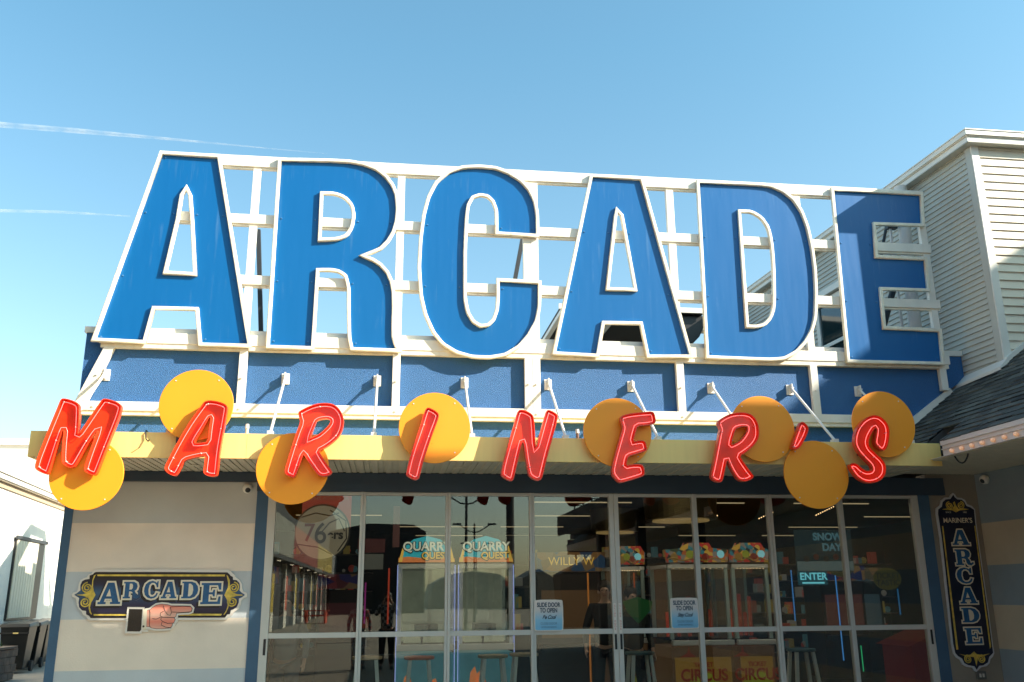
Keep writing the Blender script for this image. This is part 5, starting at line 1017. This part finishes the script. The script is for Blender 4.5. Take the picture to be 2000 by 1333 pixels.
bd = bpy.data.objects['bandana']; bd.data.transform(pg.matrix_world.inverted() if False else (Matrix.Translation((3.3, 2.0, 0)) @ Matrix.Rotation(-2.9, 4, 'Z')).inverted()); bd.parent = pg

# ================================================================== BEHIND THE PHOTOGRAPHER (mirrored in the doors)
SHB = mat('shop_dark', (.03, .03, .035), .6);
bc = empty('added_canopy', (7, -10, 0), 'dark canopy added out of view to cut skylight, mirrored across the right-hand doors', 'canopy')  # invented roof that keeps skylight off the right side
MB().box(5.3, 12, -18, -4.3, 3.42, 3.50).box(5.25, 5.299, -18, -4.25, 3.36, 3.95).box(5.25, 12, -4.299, -4.25, 3.36, 3.95).build('roof', SHB, bc)
for y in (-6, -10, -14): MB().box(5.6, 5.8, y - .1, y + .1, 0, 3.42).build('post', SHB, bc)
# row of shops along the left of the walk
SHW = mat('shop_white', (.62, .58, .50), .7, var=.1); SHR = mat('shop_red', (.5, .06, .02), .6, emit=(.5, .06, .02), es=.05); SHL = em('shop_lamp', (1, .85, .6), 5)
for j in range(5):  # near-black walls carry the row's shade in their colour
    y1 = -5 - j * 17; y0 = y1 - 16.9; o = empty('shop_row', (-5.4, (y0 + y1) / 2, 0), ['dark shop nearest the doors', 'shop with white door posts and red panels', 'shop with red shutters and white piers', 'shop with yellow shutter farther along', 'farthest shop of the row'][j] + ', mirrored in the left doors', 'shop', 'shops along the walk')
    MB().box(-12, -5.6, y0, y1, 0, 9.5).build('wall', SHB, o); MB().box(-12, -4.9, y0, y1, 3.3, 3.5).build('soffit', SHB, o); MB().box(-12, -4.88, y0, y1, 3.501, 5.2).build('sign_band', mat('band' + str(j), [(.10, .02, .02), (.25, .24, .2), (.2, .03, .02), (.28, .2, .04), (.2, .2, .2)][j], .7), o)
    for q in range(3):
        yy = y1 - 1.6 - q * 5.4
        MB().box(-5.6, -5.4, yy - .35, yy, 0, 3.3).build('pier', SHW, o); MB().box(-5.58, -5.5, yy - 2.2, yy - .6, .9, 2.7).build('shutter', SHR if (q + j) % 3 else mat('shy' + str(q * 7 + j), (.5, .35, .04), .6), o)
        MB().box(-5.58, -5.48, yy - 2.2, yy - .6, 0, .88).build('stall_front', SHW, o)
        MB().tube((-5.2, yy - 1, 3.26), (-5.2, yy - 1, 3.299), .10, 12).build('downlight', SHL, o)
def far(name, pts, y0, y1, c, lab, cat='building'):
    o = empty(name, (sum(p[0] for p in pts) / len(pts), y0, 0), lab, cat); MB().prismy(pts, y1, y0).build('wall', mat(name + lab[:9], c, .8, var=.2), o); return o
f1 = far('pavilion', [(-6, 0), (3.6, 0), (3.6, 7.6), (2.4, 8.3), (-2, 8.4), (-6, 7.6)], -80, -96, (.04, .04, .04), 'dark flat-topped pavilion mirrored behind the QUARRY machines')
far('domed_hall', [(5, 0), (17, 0), (16, 3.2), (14, 4.2), (11, 4.6), (8, 4.2), (6, 3.2)], -108, -130, (.08, .10, .10), 'low domed hall mirrored beyond the street lamps')
far('gabled_house', [(16.2, 0), (20, 0), (20, 3.4), (18, 4.6), (16.2, 3.6)], -100, -110, (.2, .18, .15), 'small gabled house mirrored at the horizon')
tw = empty('ride_tower', (10.8, -40, 0), 'black ride tower with decks and billboard, mirrored left of the centre handles', 'tower')
MB().box(10.2, 11.2, -41, -40, 4.6, 6.0).box(11.4, 12.9, -41, -40, 0, 6.6).box(10.2, 13, -40.6, -39.8, 5.9, 6.0).build('deck', SHB, tw); MB().box(9.8, 12.0, -39.8, -39.6, 3.7, 4.5).build('billboard', mat('billboard', (.06, .01, .01), .6), tw)
m = MB()
for x in (10.3, 10.8, 11.3): m.tube((x, -40, 0), (x, -40, 6.8), .06, 6)
for z in (6.4, 6.8): m.tube((10.2, -40, z), (13, -40, z), .03, 6)
for z in (2, 3, 4, 5): m.tube((10.3, -40, z), (11.3, -40, z + 1), .04, 6)
m.build('trusswork', SHB, tw)
tc_ = far('carousel', [(9.0, 0), (12.6, 0), (12.6, 2.7), (11.2, 3.3), (10.6, 3.4), (9.6, 3.0), (8.8, 2.6)], -37, -39, (.05, .035, .03), 'dark carousel roof mirrored under the ride tower', 'carousel')
ut = empty('utility_pole', (5.0, -27.5, 0), 'thick dark utility pole mirrored between QUARRY machines and centre doors', 'pole'); MB().tube((5.0, -27.5, 0), (5.0, -27.5, 12), .17, 14).build('pole', SHB, ut)
def lamp(x, y, h, lab):
    o = empty('street_lamp', (x, y, 0), lab, 'street lamp', 'twin-armed street lamps along the walk')
    MB().tube((x, y, 0), (x, y, h), .085, 12, .06).build('pole', DARK, o)
    for s in (-1, 1):
        wire([[(x, y, h - .55), (x + s * .3, y, h - .5), (x + s * .7, y, h - .25), (x + s * .95, y, h - .08)]], .035, 'arm', DARK, o, cyclic=False)
        MB().hexa([(x + s * .85, y - .12, h - .12), (x + s * 1.4, y - .1, h - .08), (x + s * 1.4, y + .1, h - .08), (x + s * .85, y + .12, h - .12), (x + s * .85, y - .1, h + .02), (x + s * 1.35, y - .08, h + .02), (x + s * 1.35, y + .08, h + .02), (x + s * .85, y + .1, h + .02)]).build('lamp_head', DARK, o)
lamp(3.6, -32.7, 6.3, 'nearest twin-armed street lamp in the reflection, tallest'); lamp(5.4, -48, 6.0, 'second twin-armed street lamp in the reflection'); lamp(7.6, -70, 6.0, 'third twin-armed street lamp in the reflection'); lamp(9.8, -95, 6.0, 'fourth and smallest twin-armed street lamp in the reflection')
pk = empty('picnic_table', (-4.4, -50, 0), 'red picnic table mirrored in front of the shops', 'table')
MB().box(-5.2, -3.6, -50.4, -49.6, .72, .78).build('tabletop', SHR, pk)
for s in (-1, 1): MB().box(-5.2, -3.6, -50 + s * .8 - .13, -50 + s * .8 + .13, .42, .47).build('bench', SHR, pk); MB().box(-4.4 + s * .6 - .05, -4.4 + s * .6 + .05, -50.8, -49.2, 0, .72).build('leg', SHR, pk)
